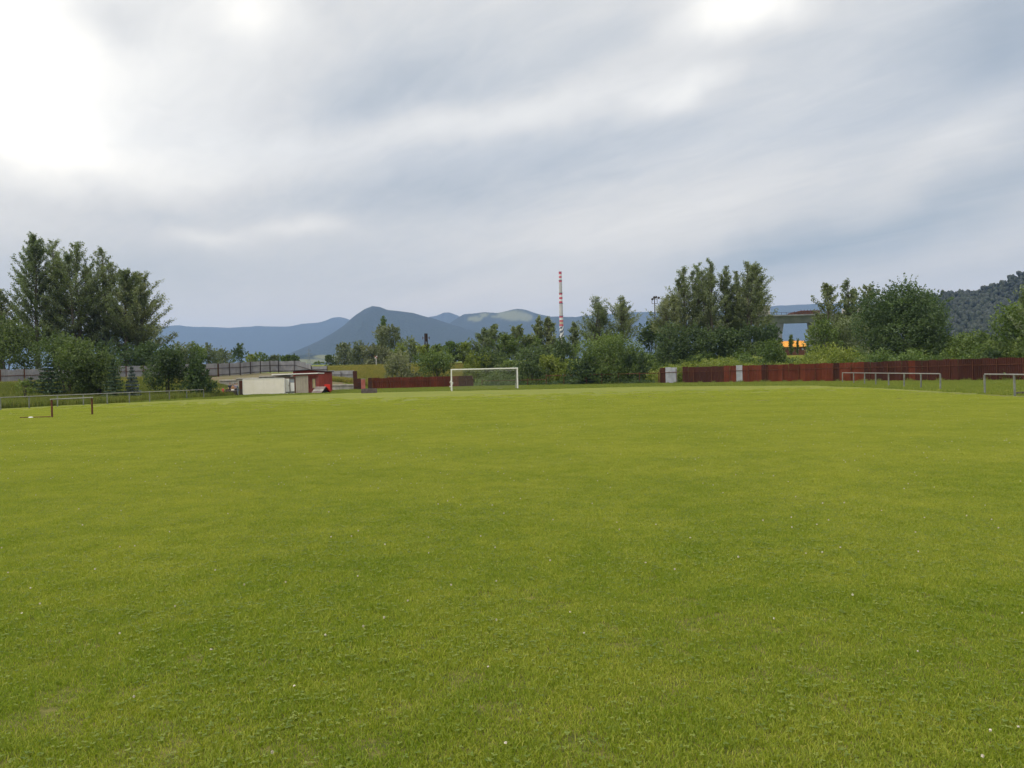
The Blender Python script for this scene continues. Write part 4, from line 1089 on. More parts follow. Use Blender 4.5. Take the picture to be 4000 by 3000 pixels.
# loose gate sheets and pillar
for (a, b, ty, D_, mm, lab, nm, lean) in (
        (1381, 1397, 1449, 113, 'brownsheet', 'tall narrow brown gate sheet at the end of the grey fence', 'gate_sheet', .03),
        (1397, 1412, 1478, 111, 'brownsheet', 'shorter brown gate sheet between the tall one and the pink pillar', 'gate_sheet', .05),
        (1411, 1426, 1479, 108, 'pinkpost', 'faded pinkish red gate pillar behind the concrete block', 'gate_pillar', 0),
        (1437, 1452, 1476, 110, 'brownsheet', 'brown gate sheet at the left end of the low red fence', 'gate_sheet', -.02)):
    x0, x1 = X(a, D_), X(b, D_); hh = Z((a + b) / 2, ty, D_)
    t = thing(nm, lab, 'gate panel' if nm == 'gate_sheet' else 'pillar', ((x0 + x1) / 2, D_, 0), 0.1); w = (x1 - x0) / 2
    mb = MB()
    if nm == 'gate_sheet':
        mb.box(-w, w, 0, .05, 0.02, hh, 0.01); mb.part('sheet', M[mm], t, rot=(0, -lean, 0))
        mb = MB(); mb.box(-w * .95, w * .95, -.05, -.003, hh * .62, hh * .62 + .08); mb.box(-w * .95, w * .95, -.05, -.003, hh * .15, hh * .15 + .08); mb.part('brace', M['darksteel'], t, rot=(0, -lean, 0))
    else:
        mb.box(-w, w, -w, w, -.1, hh - .08, .02); mb.part('shaft', M[mm], t)
        mb = MB(); mb.box(-w - .04, w + .04, -w - .04, w + .04, hh - .077, hh); mb.part('cap', M['concrete'], t)

# concrete terrace (retaining wall with pale slabs)
tw = thing('concrete_terrace', 'grey concrete terrace wall with pale slabs below the grey fence', 'retaining wall', (-43.4, 114, 0))
for (xa, xb, zt_) in ((-43.4, -40.9, 2.0), (-40.9, -37.5, 2.22), (-37.5, -32.6, 2.42), (-32.6, -31.0, 1.6), (-31.0, -22.9, 0.86)):
    mb = MB(); mb.box(xa + 43.4 + .004, xb + 43.4 - .004, 0, .5, -.3, zt_ - .18); mb.part('wall', M['concrete'], tw)
    n = max(1, round((xb - xa) / 1.7)); w = (xb - xa) / n
    for k in range(n):
        mb = MB(); mb.box(0.015, w - .015, -.12, 1.0, -.177, 0, .012); mb.part('slab', M['concrete_cap'], tw, loc=(xa + 43.4 + k * w, 0, zt_ + random.uniform(-.03, .03)), rot=(random.uniform(-.01, .01), random.uniform(-.008, .008), 0))
mb = MB()
for k in range(9): mb.tube((1.2 + k * 2.4, -.0, 2.0 if k < 4 else 0.86), (1.2 + k * 2.4, 0, 2.35 if k < 4 else 1.1), .03, .03, 5)
# bare earth mound strip between terrace and fence is terrain; stones lie on it
# ------------------------------------------------------------------ container, cabin, sheds
DK = 90.0; kk = DK / FPX
x0 = X(948, DK); x1 = X(1110, DK)
ct = thing('white_container', 'long cream white box container with rounded corners on the grass', 'container', (x0, DK, 0), 0.02)
Wc = x1 - x0; Hc = 1.93
def rrect(xa, xb, za, zb2, r_, n=5):
    P = []
    for (cx, cz, s) in ((xb - r_, zb2 - r_, 0), (xa + r_, zb2 - r_, 90), (xa + r_, za + r_, 180), (xb - r_, za + r_, 270)):
        for k in range(n + 1):
            a = R(s + 90 * k / n); P.append((cx + r_ * math.cos(a), cz + r_ * math.sin(a)))
    return P
mb = MB(); prism_xz(mb, rrect(0, Wc, .10, Hc, .14), 0, 2.3); mb.part('body', M['cream'], ct)
mb = MB(); P_ = rrect(-.02, Wc + .02, .08, Hc + .02, .16); Q_ = rrect(.05, Wc - .05, .15, Hc - .05, .11)
n_ = len(P_); vs = [(a, -.025, b) for a, b in P_] + [(a, -.025, b) for a, b in Q_] + [(a, .06, b) for a, b in P_] + [(a, .003 * -1, b) for a, b in Q_]
fs = []
for i in range(n_):
    j = (i + 1) % n_
    fs += [(i, j, n_ + j, n_ + i)[::-1], (i, j, 2 * n_ + j, 2 * n_ + i), (n_ + i, n_ + j, 3 * n_ + j, 3 * n_ + i)[::-1]]
mb.add(vs, fs); mb.part('edge_trim', M['white'], ct)
for xx in (.5, Wc / 2, Wc - .5):
    mb = MB(); mb.box(xx - .2, xx + .2, .1, 2.2, -.05, .095); mb.part('sleeper', M['boards'], ct)
for k in range(3):
    mb = MB(); mb.box(Wc * (k + 1) / 4 - .012, Wc * (k + 1) / 4 + .012, -.012, -.002, .2, Hc - .1); mb.part('seam', M['cream'], ct)

x0 = X(1111, 90.6)
cbn = thing('cabin', 'rusty framed white door section with beige sheets beside the container', 'cabin', (x0, 90.6, 0))
fx = lambda p: X(p, 90.6) - x0
fz = lambda py_, p=1135: Z(p, py_, 90.6)
mb = MB(); mb.box(0, fx(1152), .25, 2.6, 0, fz(1470)); mb.part('back_wall', M['beige'], cbn)
mb = MB(); mb.box(0.0, .09, -.05, .2, 0, fz(1475)); mb.box(fx(1150), fx(1153.5), -.05, .2, 0, fz(1475)); mb.box(.093, fx(1150) - .003, -.05, .2, fz(1478), fz(1475)); mb.part('door_frame', M['rust'], cbn)
mb = MB(); mb.box(.13, fx(1130), -.03, .03, .30, fz(1478.5), .01)
d_ = mb.part('door', M['white'], cbn); mb = MB(); mb.box(fx(1128), fx(1129), -.07, -.033, .95, 1.1); mb.part('handle', M['darksteel'], d_)
mb = MB(); mb.box(fx(1131.2), fx(1149.5), .06, .09, fz(1494), fz(1479)); mb.part('window', M['glass'], cbn)
mb = MB(); mb.box(fx(1134), fx(1149.6), -.04, .02, .30, fz(1495), .01); mb.part('door', M['white'], cbn)
mb = MB(); mb.box(fx(1131), fx(1133.6), -.03, .03, .25, fz(1495)); mb.part('door_post', M['rust'], cbn)
mb = MB(); mb.box(fx(1112), fx(1153), -.02, .24, 0, .28); mb.part('sill', M['greypost'], cbn)
xa = fx(1154.5); n = 5; xe = fx(1204)
for k in range(n):
    w = (xe - xa) / n
    mb = MB(); mb.box(xa + k * w + .006, xa + (k + 1) * w - .006, -.02 - .012 * (k % 2), .03, .06, fz(1466.5, 1180), .004); mb.part('wall_sheet', M['beige'], cbn)
mb = MB(); mb.box(fx(1160), fx(1194), -.3, .3, -.02, .055); mb.part('skid', M['darksteel'], cbn)
mb = MB(); zr = Z(1065, 1465.0, 90) 
xr0, xr1 = fx(1065), fx(1246)
mb.box(xr0, xr1, -.25, 2.8, zr - .02, zr + .10, .02); mb.part('roof_slab', M['white'], cbn, rot=(0, -0.012, 0))
mb = MB(); mb.box(xr0 + .05, xr1 - .05, -.20, 2.7, zr - .08, zr - .024); mb.part('roof_beam', M['darksteel'], cbn, rot=(0, -0.012, 0))
mb = MB(); mb.box(xr0 + .1, -.003, .6, 2.6, 0, zr - .10); mb.part('rear_wall', M['beige'], cbn)

# trestle with white things by the cabin door
x = X(1133, 89.4)
tr = thing('low_trestle', 'low grey trestle with white trays standing before the cabin doors', 'trestle', (x, 89.4, 0))
mb = MB(); mb.box(-.5, .45, -.2, .2, .30, .345, .006); mb.part('top', M['greypost'], tr, rot=(0, -.08, 0))
for xx in (-.42, .38):
    for yy in (-.15, .15):
        mb = MB(); mb.tube((xx, yy, 0), (xx * .9, yy * .8, .31), .022, .022, 6); mb.part('leg', M['darksteel'], tr)
for i, (p, w, h_) in enumerate(((1119, .30, .13), (1133, .26, .10), (1147, .34, .12))):
    xx = X(p, 88.9); lab = ('white block left of the trestle', 'white block under the trestle', 'widest white block right of the trestle')[i]
    mb = MB(); mb.box(-w / 2, w / 2, -.12, .12, 0, h_, .02); o = mb.part('white_block', M['white'], None, loc=(xx, 88.9, 0.01)); tag(o, lab, 'block', 'white blocks by the cabin')

# faded red shed front + taller red shed behind
x0 = X(1204.5, 91)
rs = thing('faded_red_shed', 'faded pinkish red plank shed with a yellowed narrow window', 'shed', (x0, 91, 0))
gx_ = lambda p: X(p, 91) - x0
n = 7; xe = gx_(1245); hh = Z(1225, 1466, 91)
for k in range(n):
    w = xe / n; mb = MB(); mb.box(k * w + .006, (k + 1) * w - .006, -.012 * (k % 2), .05, .02, hh, .004); mb.part('plank', M['shedred'], rs)
mb = MB(); mb.box(.01, xe, .053, 2.6, 0, hh - .02); mb.part('body', M['shedred2'], rs)
wf = MB(); wf.box(gx_(1220), gx_(1233), -.06, -.016, Z(1226, 1517, 91), Z(1226, 1478, 91)); o = wf.part('window', M['boards'], rs)
mb = MB(); mb.box(gx_(1221.3), gx_(1231.7), -.075, -.063, Z(1226, 1515.5, 91), Z(1226, 1480, 91)); mb.part('pane', M['yellowish'], o)
x0 = X(1145, 97)
bs = thing('tall_red_shed', 'taller deep red shed with a low dark gable roof behind the cabin', 'shed', (x0, 97, 0))
gx_ = lambda p: X(p, 97) - x0
za, zm, ze = Z(1145, 1449, 97), Z(1210, 1444.5, 97), Z(1266, 1451, 97)
xe = gx_(1265)
mb = MB(); prism_xz(mb, [(0, 0), (xe, 0), (xe, ze - .05), (gx_(1210), zm - .05), (0, za - .05)], 0.06, 4.5); mb.part('body', M['shedred2'], bs)
n = 16; w = xe / n
for k in range(n):
    xm_ = (k + .5) * w; top = np.interp(xm_, [0, gx_(1210), xe], [za, zm, ze]) - .09
    mb = MB(); mb.box(k * w + .008, (k + 1) * w - .008, -.012 * (k % 2) + .012, .057, .02, top, .004); mb.part('plank', M['shedred2'], bs)
mb = MB()
for (xa, z1_, xb, z2_) in ((-.15, za, gx_(1210), zm), (gx_(1210), zm, xe + .2, ze)):
    prism_xz(mb, [(xa, z1_ - .045), (xb, z2_ - .045), (xb, z2_ + .05), (xa, z1_ + .05)], -.3, 4.8)
mb.part('roof', M['darksteel'], bs)
# A-frame
x = X(1252, 88.3)
af = thing('wooden_a_frame', 'small wedge shaped board shelter with a black open triangular end', 'shelter', (x, 88.3, 0), R(-40))
Ln, wd, hh = 1.95, 1.55, .82
for s_, mm in ((0, 'boards'), (1, 'brightred')):
    for k in range(5):
        t0, t1 = k / 5, (k + 1) / 5
        yb = 0 if s_ == 0 else wd
        ya, yc = yb + (wd / 2 - yb) * t0, yb + (wd / 2 - yb) * (t1 - .012)
        za, zc2 = hh * t0, hh * (t1 - .012)
        nrm = (-.03 if s_ == 0 else .03)
        mb = MB(); vs = [(-Ln, ya, za), (0, ya, za), (0, yc, zc2), (-Ln, yc, zc2)]
        vs += [(a, b + nrm, c + .02) for a, b, c in vs]
        mb.add(vs, [(0, 1, 2, 3), (7, 6, 5, 4), (0, 4, 5, 1), (1, 5, 6, 2), (2, 6, 7, 3), (3, 7, 4, 0)]); mb.part('board', M[mm] if k != 2 or s_ else M['concrete'], af)
mb = MB(); prism_yz(mb, [(.06, .01), (wd - .06, .01), (wd / 2, hh - .05)], -Ln + .05, -.35); mb.part('inside', M['black'], af)  # black filler block, the shade of the hollow put into its colour
x = X(1278, 90.2)
rb = thing('red_board', 'bright red upright board right behind the black triangular opening', 'board', (x, 90.2, 0), 0.1)
mb = MB(); mb.box(-.34, .33, 0, .04, .02, 1.06, .008); mb.part('panel', M['brightred'], rb)
mb = MB(); mb.box(-.30, -.24, .043, .09, 0, 1.0); mb.box(.24, .30, .043, .09, 0, 1.0); mb.part('batten', M['boards'], rb)
# plain dark brown box with a dark front panel at container's left end
x = X(941, 91)
dc = thing('dark_box', 'dark brown box against the left end of the cream container', 'cabinet', (x, 91, 0))
mb = MB(); mb.box(-.22, .19, 0, .7, .05, Z(941, 1487, 91), .015); mb.part('body', M['brownsheet'], dc)
mb = MB(); mb.box(-.20, .17, -.025, -.003, .1, Z(941, 1520, 91)); mb.part('door', M['darksteel'], dc)  # thin dark panel on the front face
# concrete block
x0, x1 = X(1411, 86), X(1471, 86)
cbk = thing('concrete_block', 'long low dark grey concrete block on the grass before the red fence', 'block', ((x0 + x1) / 2, 86, 0), .05)
hw = (x1 - x0) / 2; mb = MB(); prism_xz(mb, [(-hw + .03, 0), (hw - .03, 0), (hw, .12), (hw - .04, .44), (hw - .12, .52), (-hw + .10, .50), (-hw, .40), (-hw, .1)], -.3, .3)
mb.part('block', worn('dark old concrete', (0.085, 0.07, 0.065), (0.15, 0.125, 0.115), 0.9, 3, (0.05, 0.045, 0.04), 0.6), cbk)

# ------------------------------------------------------------------ goal
gl = at(1765, 1528, 86.0); gr = at(2020, 1520, 87.0)
gA = Vector((gl.x, 86.0, 0)); gB = Vector((X(2021, 87.0), 87.0, 0))
go = thing('football_goal', 'white full size football goal with a thin net at the far end', 'goal', gA, math.atan2(gB.y - gA.y, gB.x - gA.x))
GW = (gB - gA).length; GH = 2.46
for xx in (0, GW):
    mb = MB(); mb.box(xx - .065, xx + .065, -.065, .065, -.1, GH - .127 + .0, .008); mb.part('post', M['white'], go)
mb = MB(); mb.box(-.065, GW + .065, -.065, .065, GH - .124, GH, .008); mb.part('crossbar', M['white'], go)
for xx in (0, GW):
    mb = MB(); mb.path([(xx, .07, GH - .06), (xx, .75, GH - .35), (xx, 1.9, 0.0)], [.028] * 3, 6); mb.part('stanchion', M['white'] if xx == 0 else M['paleSteel'], go)
mb = MB(); mb.tube((0, 1.9, .03), (GW, 1.9, .03), .022, .022, 6); mb.part('ground_bar', M['paleSteel'], go)
mb = MB(); r_ = .004
def netpt(u, v):   # v 0 top front .. 1 bottom back
    if v < .28: q = v / .28; return (u, .07 + .68 * q, GH - .08 - .27 * q - .05 * math.sin(math.pi * u / GW) * q)
    q = (v - .28) / .72; return (u, .75 + 1.15 * q + .12 * math.sin(3.1 * q), (GH - .35) * (1 - q) - .06 * math.sin(math.pi * u / GW) * (1 - q))
NU, NVv = 60, 25
for i in range(NU + 1):
    for j in range(NVv): 
        p, q = netpt(GW * i / NU, j / NVv), netpt(GW * i / NU, (j + 1) / NVv); mb.tube(p, q, r_, r_, 3, False)
for j in range(NVv + 1):
    for i in range(0, NU, 2):
        p, q = netpt(GW * i / NU, j / NVv), netpt(GW * (i + 2) / NU, j / NVv); mb.tube(p, q, r_, r_, 3, False)
for xx in (0, GW):
    for k in range(1, 16):
        yy = 1.9 * k / 16; zt2 = np.interp(yy, [.07, .75, 1.9], [GH - .06, GH - .35, 0]); mb.tube((xx, yy, 0), (xx, yy, zt2), r_, r_, 3, False)
    for k in range(1, 19):
        zz = GH * k / 20; ye = np.interp(zz, [0, GH - .35, GH - .06], [1.9, .75, .07]); mb.tube((xx, .07, zz), (xx, ye, zz), r_, r_, 3, False)
mb.part('net', M['net'], go)
# bunched net by the left post: folded white cloth-like lump
r = np.random.default_rng(4)
def lump(name, size, seed, m_, n2=(1, 1, 1), amp=.28):
    v, f = ico2(); rr = np.random.default_rng(seed)
    v = v * (1 + amp * n2d(v[:, 0] * 3, v[:, 1] * 3 + v[:, 2] * 4, seed, 3))[:, None] * np.array(size)
    return npmesh(name, v, f, m_, True)
for (dx_, dz_, s_) in ((-.08, 1.02, (.12, .08, .15)), (-.02, .72, (.10, .08, .20)), (.1, .85, (.09, .1, .14)), (-.12, .50, (.13, .08, .10))):
    part('bunched_net', lump('bunched_net', s_, int(dz_ * 100), M['net'], amp=.4), go, loc=(dx_, .12, dz_))
x = X(1949, 90)
tag(part('plastic_sheet', lump('plastic_sheet', (.30, .16, .07), 9, M['plastic']), None, loc=(x, 90, .05)), 'small crumpled white plastic sheet on the grass behind the goal', 'litter')
tag(part('white_rag', lump('white_rag', (.13, .08, .04), 19, M['plastic']), None, loc=(X(117, 39.3), 39.3, .03)), 'small white rag on the grass beside the rusty tube at left', 'litter')
tag(part('stone', lump('stone', (.42, .3, .16), 29, M['darksteel'], amp=.2), None, loc=(X(3990, 38.5), 38.5, .03)), 'dark stone in the grass at the right edge', 'stone')

# ------------------------------------------------------------------ rails round the pitch
def railing(name, label, Ds, xf, h, pm, rm, r_=.032, group='pipe railings beside the pitch'):
    x0, y0 = xf(Ds[0]), Ds[0]; t = thing(name, label, 'railing', (x0, y0, 0), 0, group)
    for i, d_ in enumerate(Ds):
        zz = tz(xf(d_), d_)
        mb = MB(); mb.box(-.036, .036, -.036, .036, -.25, h - r_, .006); mb.part('post', M[pm], t, loc=(xf(d_) - x0, d_ - y0, zz), rot=(random.uniform(-.02, .02), random.uniform(-.02, .02), .2))
        if i < len(Ds) - 1:
            d2 = Ds[i + 1]
            mb = MB(); mb.tube((xf(d_) - x0, d_ - y0, h + zz), (xf(d2) - x0, d2 - y0, h + tz(xf(d2), d2)), r_, r_, 8); mb.part('rail', M[rm], t, smooth=False)
    return t
fL = lambda D: -36 + .21 * (D - 54)
railing('pipe_railing', 'long pale pipe railing along the left side of the pitch', [46.2, 48.8, 51.4, 54, 56.4, 59, 61.6, 64.2, 66.8, 69.4, 72.1, 74.7, 77.4], fL, .9, 'greypost', 'paleSteel', .03)
fR = lambda D: 26.8 + .223 * (D - 48)
railing('pipe_railing', 'pale pipe railing with eight posts on the right side of the pitch', [48.1, 52.0, 56.0, 60.2, 64.2, 68.2, 72.5, 77.6], fR, 1.05, 'greypost', 'paleSteel', .033)
railing('pipe_railing', 'shorter pipe railing leaving the frame at the right edge', [41, 37.3, 33.5, 29.6], fR, 1.05, 'greypost', 'paleSteel', .033)
# rusty bar frame
pA = Vector((X(200, 39.5), 39.5, 0)); pB = Vector((X(357, 42), 42, 0))
rf = thing('rusty_bar', 'rusty two post bar standing on the pitch at the left', 'bar', pA, math.atan2(pB.y - pA.y, pB.x - pA.x)); L_ = (pB - pA).length
for xx in (0, L_):
    mb = MB(); mb.box(xx - .034, xx + .034, -.034, .034, -.2, .90, .006); mb.part('post', M['rust'], rf)
mb = MB(); mb.tube((-.08, 0, .93), (L_ + .06, 0, .93), .032, .032, 8); mb.part('crossbar', M['paleSteel'], rf)
mb = MB(); mb.tube((X(75, 39.5), 39.5, .035), (pA.x - .1, 39.5, .035), .03, .03, 8)
o = mb.part('rusty_tube', M['rust'], None); tag(o, 'rusty tube lying in the grass left of the two post bar', 'tube')

# ------------------------------------------------------------------ people
M['skin'] = mat('skin', lambda t, o: principled(t, o, (0.45, 0.27, 0.19), 0.6))
def cloth(name, c): M[name] = mat(name, lambda t, o: principled(t, o, t.mix(t.mapr(t.noise(geo_pos(t), 25, 3), .3, .7), tuple(v * .8 for v in c), c), 0.85))
for n_, c in (('red cloth', (.55, .03, .03)), ('navy cloth', (.03, .035, .06)), ('tan cloth', (.42, .22, .10)), ('grey blue cloth', (.16, .19, .24)), ('dark trousers', (.03, .03, .04)), ('lilac cloth', (.25, .22, .32)), ('jeans', (.09, .12, .19)), ('pale cloth', (.5, .5, .48))): cloth(n_, c)
M['hair_dark'] = mat('dark hair', lambda t, o: principled(t, o, (.02, .015, .012), .6))
M['hair_fair'] = mat('light brown hair', lambda t, o: principled(t, o, (.22, .12, .06), .6))
def skinmesh(name, verts, edges, radii, m_, root=0, sub=1):
    me = bpy.data.meshes.new('tmp'); me.from_pydata(verts, edges, []); o = bpy.data.objects.new('tmp', me); COL.objects.link(o)
    md = o.modifiers.new('s', 'SKIN'); md.use_smooth_shade = True
    sv = me.skin_vertices[0].data
    for i, r_ in enumerate(radii): sv[i].radius = (r_, r_) if not hasattr(r_, '__len__') else r_
    sv[root].use_root = True
    if sub: s = o.modifiers.new('u', 'SUBSURF'); s.levels = sub; s.render_levels = sub
    dg = bpy.context.evaluated_depsgraph_get(); ev = o.evaluated_get(dg); out = bpy.data.meshes.new_from_object(ev)
    bpy.data.objects.remove(o); bpy.data.meshes.remove(me)
    out.name = name; out.materials.clear(); out.materials.append(m_); return out
def person(x_, y_, rz, H, pose, top, bottom, hair, label):
    """standing or seated; faces local -y"""
    s = H / 1.75
    t = thing('person', label, 'person', (x_, y_, tz(x_, y_)), rz, 'people gathered around the dark table')
    sit = pose == 'sit'; hipz = .52 if sit else .93
    lean = .10 if pose != 'stand' else .03
    J = {}
    J['pel'] = (0, 0, hipz); J['bel'] = (0, -lean * .4, hipz + .18); J['che'] = (0, -lean * .9, hipz + .40); J['nec'] = (0, -lean * 1.2, hipz + .56)
    J['nk2'] = (0, -lean * 1.35, hipz + .62); J['hd1'] = (0, -lean * 1.5 - .01, hipz + .70); J['hd2'] = (0, -lean * 1.5, hipz + .80)
    for sd, q in (('l', -1), ('r', 1)):
        J['sh' + sd] = (q * .18, -lean, hipz + .50)
        J['eb' + sd] = (q * .25, -lean - .06 + (-.05 if sit else 0), hipz + .24)
        J['wr' + sd] = (q * .19, -lean - .28, hipz + (.16 if pose != 'stand' else .12))
        J['pm' + sd] = (q * .17, -lean - .35, hipz + (.15 if pose != 'stand' else .09))
        J['hp' + sd] = (q * .10, 0, hipz - .03)
        J['kn' + sd] = (q * .13, -.42 if sit else -.03, hipz - .02 if sit else .50)
        J['an' + sd] = (q * .12, -.40 if sit else 0.02, .09)
        J['to' + sd] = (q * .14, -.55 if sit else -.14, .035)
        for k in range(5):
            px2, pz2 = J['pm' + sd][0], J['pm' + sd][2]; yy = J['pm' + sd][1]
            off = (k - 1.5) * .022 if k < 4 else -q * .0
            ln = (.060, .075, .070, .055, .045)[k]
            if k < 4: J['f%d' % k + sd] = (px2 + off, yy - ln * .7, pz2 - .005); J['g%d' % k + sd] = (px2 + off, yy - ln * 1.1, pz2 - .035)
            else: J['f4' + sd] = (px2 - q * .045, yy + .01, pz2 + .01); J['g4' + sd] = (px2 - q * .06, yy - .03, pz2)
    names = list(J); idx = {n: i for i, n in enumerate(names)}
    E = [('pel', 'bel'), ('bel', 'che'), ('che', 'nec'), ('nec', 'nk2'), ('nk2', 'hd1'), ('hd1', 'hd2')]
    for sd in 'lr':
        E += [('che', 'sh' + sd), ('sh' + sd, 'eb' + sd), ('eb' + sd, 'wr' + sd), ('wr' + sd, 'pm' + sd), ('pel', 'hp' + sd), ('hp' + sd, 'kn' + sd), ('kn' + sd, 'an' + sd), ('an' + sd, 'to' + sd)]
        for k in range(5): E += [('pm' + sd if k < 4 else 'wr' + sd, 'f%d' % k + sd), ('f%d' % k + sd, 'g%d' % k + sd)]
    rd = dict(pel=.12, bel=.11, che=.13, nec=.07, nk2=.05, hd1=.085, hd2=.085)
    RR = {'sh': .06, 'eb': .042, 'wr': .027, 'pm': .032, 'hp': .09, 'kn': .055, 'an': .038, 'to': .035}
    rad_ = [rd.get(n) or RR.get(n[:2]) or .009 for n in names]
    vs = [tuple(c * s for c in J[n]) for n in names]
    part('body', skinmesh('body', vs, [(idx[a], idx[b]) for a, b in E], [r_ * s for r_ in rad_], M['skin']), t)
    def sub_(nm, keep, edges, fat, m_, root):
        ks = list(keep); ii = {n: i for i, n in enumerate(ks)}
        part(nm, skinmesh(nm, [tuple(c * s for c in J[n]) for n in ks], [(ii[a], ii[b]) for a, b in edges], [(rd.get(n) or RR.get(n[:2])) * fat * s + .008 for n in ks], m_, ks.index(root)), t)
    sub_('shirt', ['pel', 'bel', 'che', 'nec', 'shl', 'ebl', 'shr', 'ebr'], [('pel', 'bel'), ('bel', 'che'), ('che', 'nec'), ('che', 'shl'), ('shl', 'ebl'), ('che', 'shr'), ('shr', 'ebr')], 1.12, M[top], 'che')
    sub_('trousers', ['pel', 'hpl', 'knl', 'anl', 'hpr', 'knr', 'anr'], [('pel', 'hpl'), ('hpl', 'knl'), ('knl', 'anl'), ('pel', 'hpr'), ('hpr', 'knr'), ('knr', 'anr')], 1.12, M[bottom], 'pel')
    for sd in 'lr':
        a, b = Vector(J['an' + sd]) * s, Vector(J['to' + sd]) * s
        mb = MB(); mb.box(-.045 * s, .045 * s, -.19 * s, .07 * s, -.01, .075 * s, .015 * s); mb.part('shoe', M['dark trousers'], t, loc=(a.x, a.y, 0), smooth=True)
    hd = Vector(J['hd2']) * s
    hv, hf = ico2(); hv = hv * np.array([.098, .112, .115]) * s; hv[:, 2] += .022 * s; hv[:, 1] += .018 * s
    k = (hv[:, 2] > -.03 * s) | (hv[:, 1] > .03 * s); fk = [f for f in hf if all(k[i] for i in f)]
    part('hair', npmesh('hair', hv, np.array(fk), M[hair], True), t, loc=hd)
    mb = MB(); mb.add([(-.012 * s, -.095 * s, -.02 * s), (.012 * s, -.095 * s, -.02 * s), (0, -.125 * s, -.035 * s), (0, -.09 * s, .015 * s), (0, -.09 * s, -.045 * s)], [(0, 2, 3), (2, 1, 3), (0, 4, 2), (4, 1, 2)]); mb.part('nose', M['skin'], t, loc=hd)
    for q in (-1, 1):
        mb = MB(); mb.tube((q * .033 * s, -.092 * s, .0), (q * .033 * s, -.086 * s, 0), .010 * s, .012 * s, 8); mb.part('eye', M['black'], t, loc=hd)
        mb = MB(); mb.tube((q * .082 * s, 0, -.01 * s), (q * .10 * s, .01 * s, -.01 * s), .028 * s, .020 * s, 8); mb.part('ear', M['skin'], t, loc=hd)
    mb = MB(); mb.box(-.022 * s, .022 * s, -.096 * s, -.088 * s, -.060 * s, -.052 * s); mb.part('mouth', cm_, t, loc=hd)
    return t
cm_ = M['red cloth']
DP = 87.5
person(X(871, DP), DP, -.4, 0.98, 'stand', 'red cloth', 'red cloth', 'hair_dark', 'small child in red with dark hair, standing left of the dark table')
person(X(898, 89), 89, .3, 1.46, 'lean', 'navy cloth', 'dark trousers', 'hair_fair', 'person in a dark top standing behind the left of the table')
person(X(910, 88.8), 88.8, -.1, 1.30, 'lean', 'tan cloth', 'jeans', 'hair_fair', 'person in a tan top bending behind the middle of the table')
person(X(920, 89.2), 89.2, -.5, 1.42, 'lean', 'lilac cloth', 'dark trousers', 'hair_dark', 'person with dark hair and a lilac top behind the right of the table')
person(X(929, 87.3), 87.3, -1.3, 1.40, 'lean', 'grey blue cloth', 'grey blue cloth', 'hair_fair', 'person in grey blue clothes standing at the right end of the table')
x = X(903, 87.9)
tb = thing('dark_table', 'dark low table loaded with things, people around it', 'table', (x, 87.9, 0))
mb = MB(); mb.box(-.70, .68, -.32, .32, .56, .62, .01); mb.part('tabletop', M['boards'], tb)
for xx in (-.6, .58):
    for yy in (-.26, .26):
        mb = MB(); mb.box(xx - .035, xx + .035, yy - .035, yy + .035, 0, .557); mb.part('leg', M['darksteel'], tb)
mb = MB(); mb.box(-.66, .64, -.30, -.27, .22, .55); mb.part('side_board', M['darksteel'], tb)
for (xx, w, h_, mm, lab, nm) in ((-.42, .2, .12, 'darksteel', 'dark bag on the left of the dark table', 'bag'), (.18, .17, .09, 'white', 'white box on the dark table', 'box'), (.5, .12, .16, 'dark trousers', 'dark bag on the right of the dark table', 'bag')):
    mb = MB(); mb.box(-w, w, -.12, .12, 0, h_ * 1.6, .03); tag(mb.part(nm, M[mm], None, loc=(x + xx, 87.9, .622)), lab, nm)
tag(part('ball', npmesh('ball', ico2()[0] * .13, ico2()[1], M['white'], True), None, loc=(X(861.5, 87.2), 87.2, .30)), 'white ball held beside the small child in red', 'ball')
x = X(862, 87.4)
st = thing('low_stool', 'low pale stool under the white ball', 'stool', (x, 87.25, 0)); mb = MB(); mb.box(-.14, .14, -.12, .12, .13, .17, .01); mb.part('seat', M['boards'], st)
for xx in (-.1, .1):
    for yy in (-.08, .08):
        mb = MB(); mb.tube((xx, yy, 0), (xx, yy, .13), .015, .015, 6); mb.part('leg', M['boards'], st)

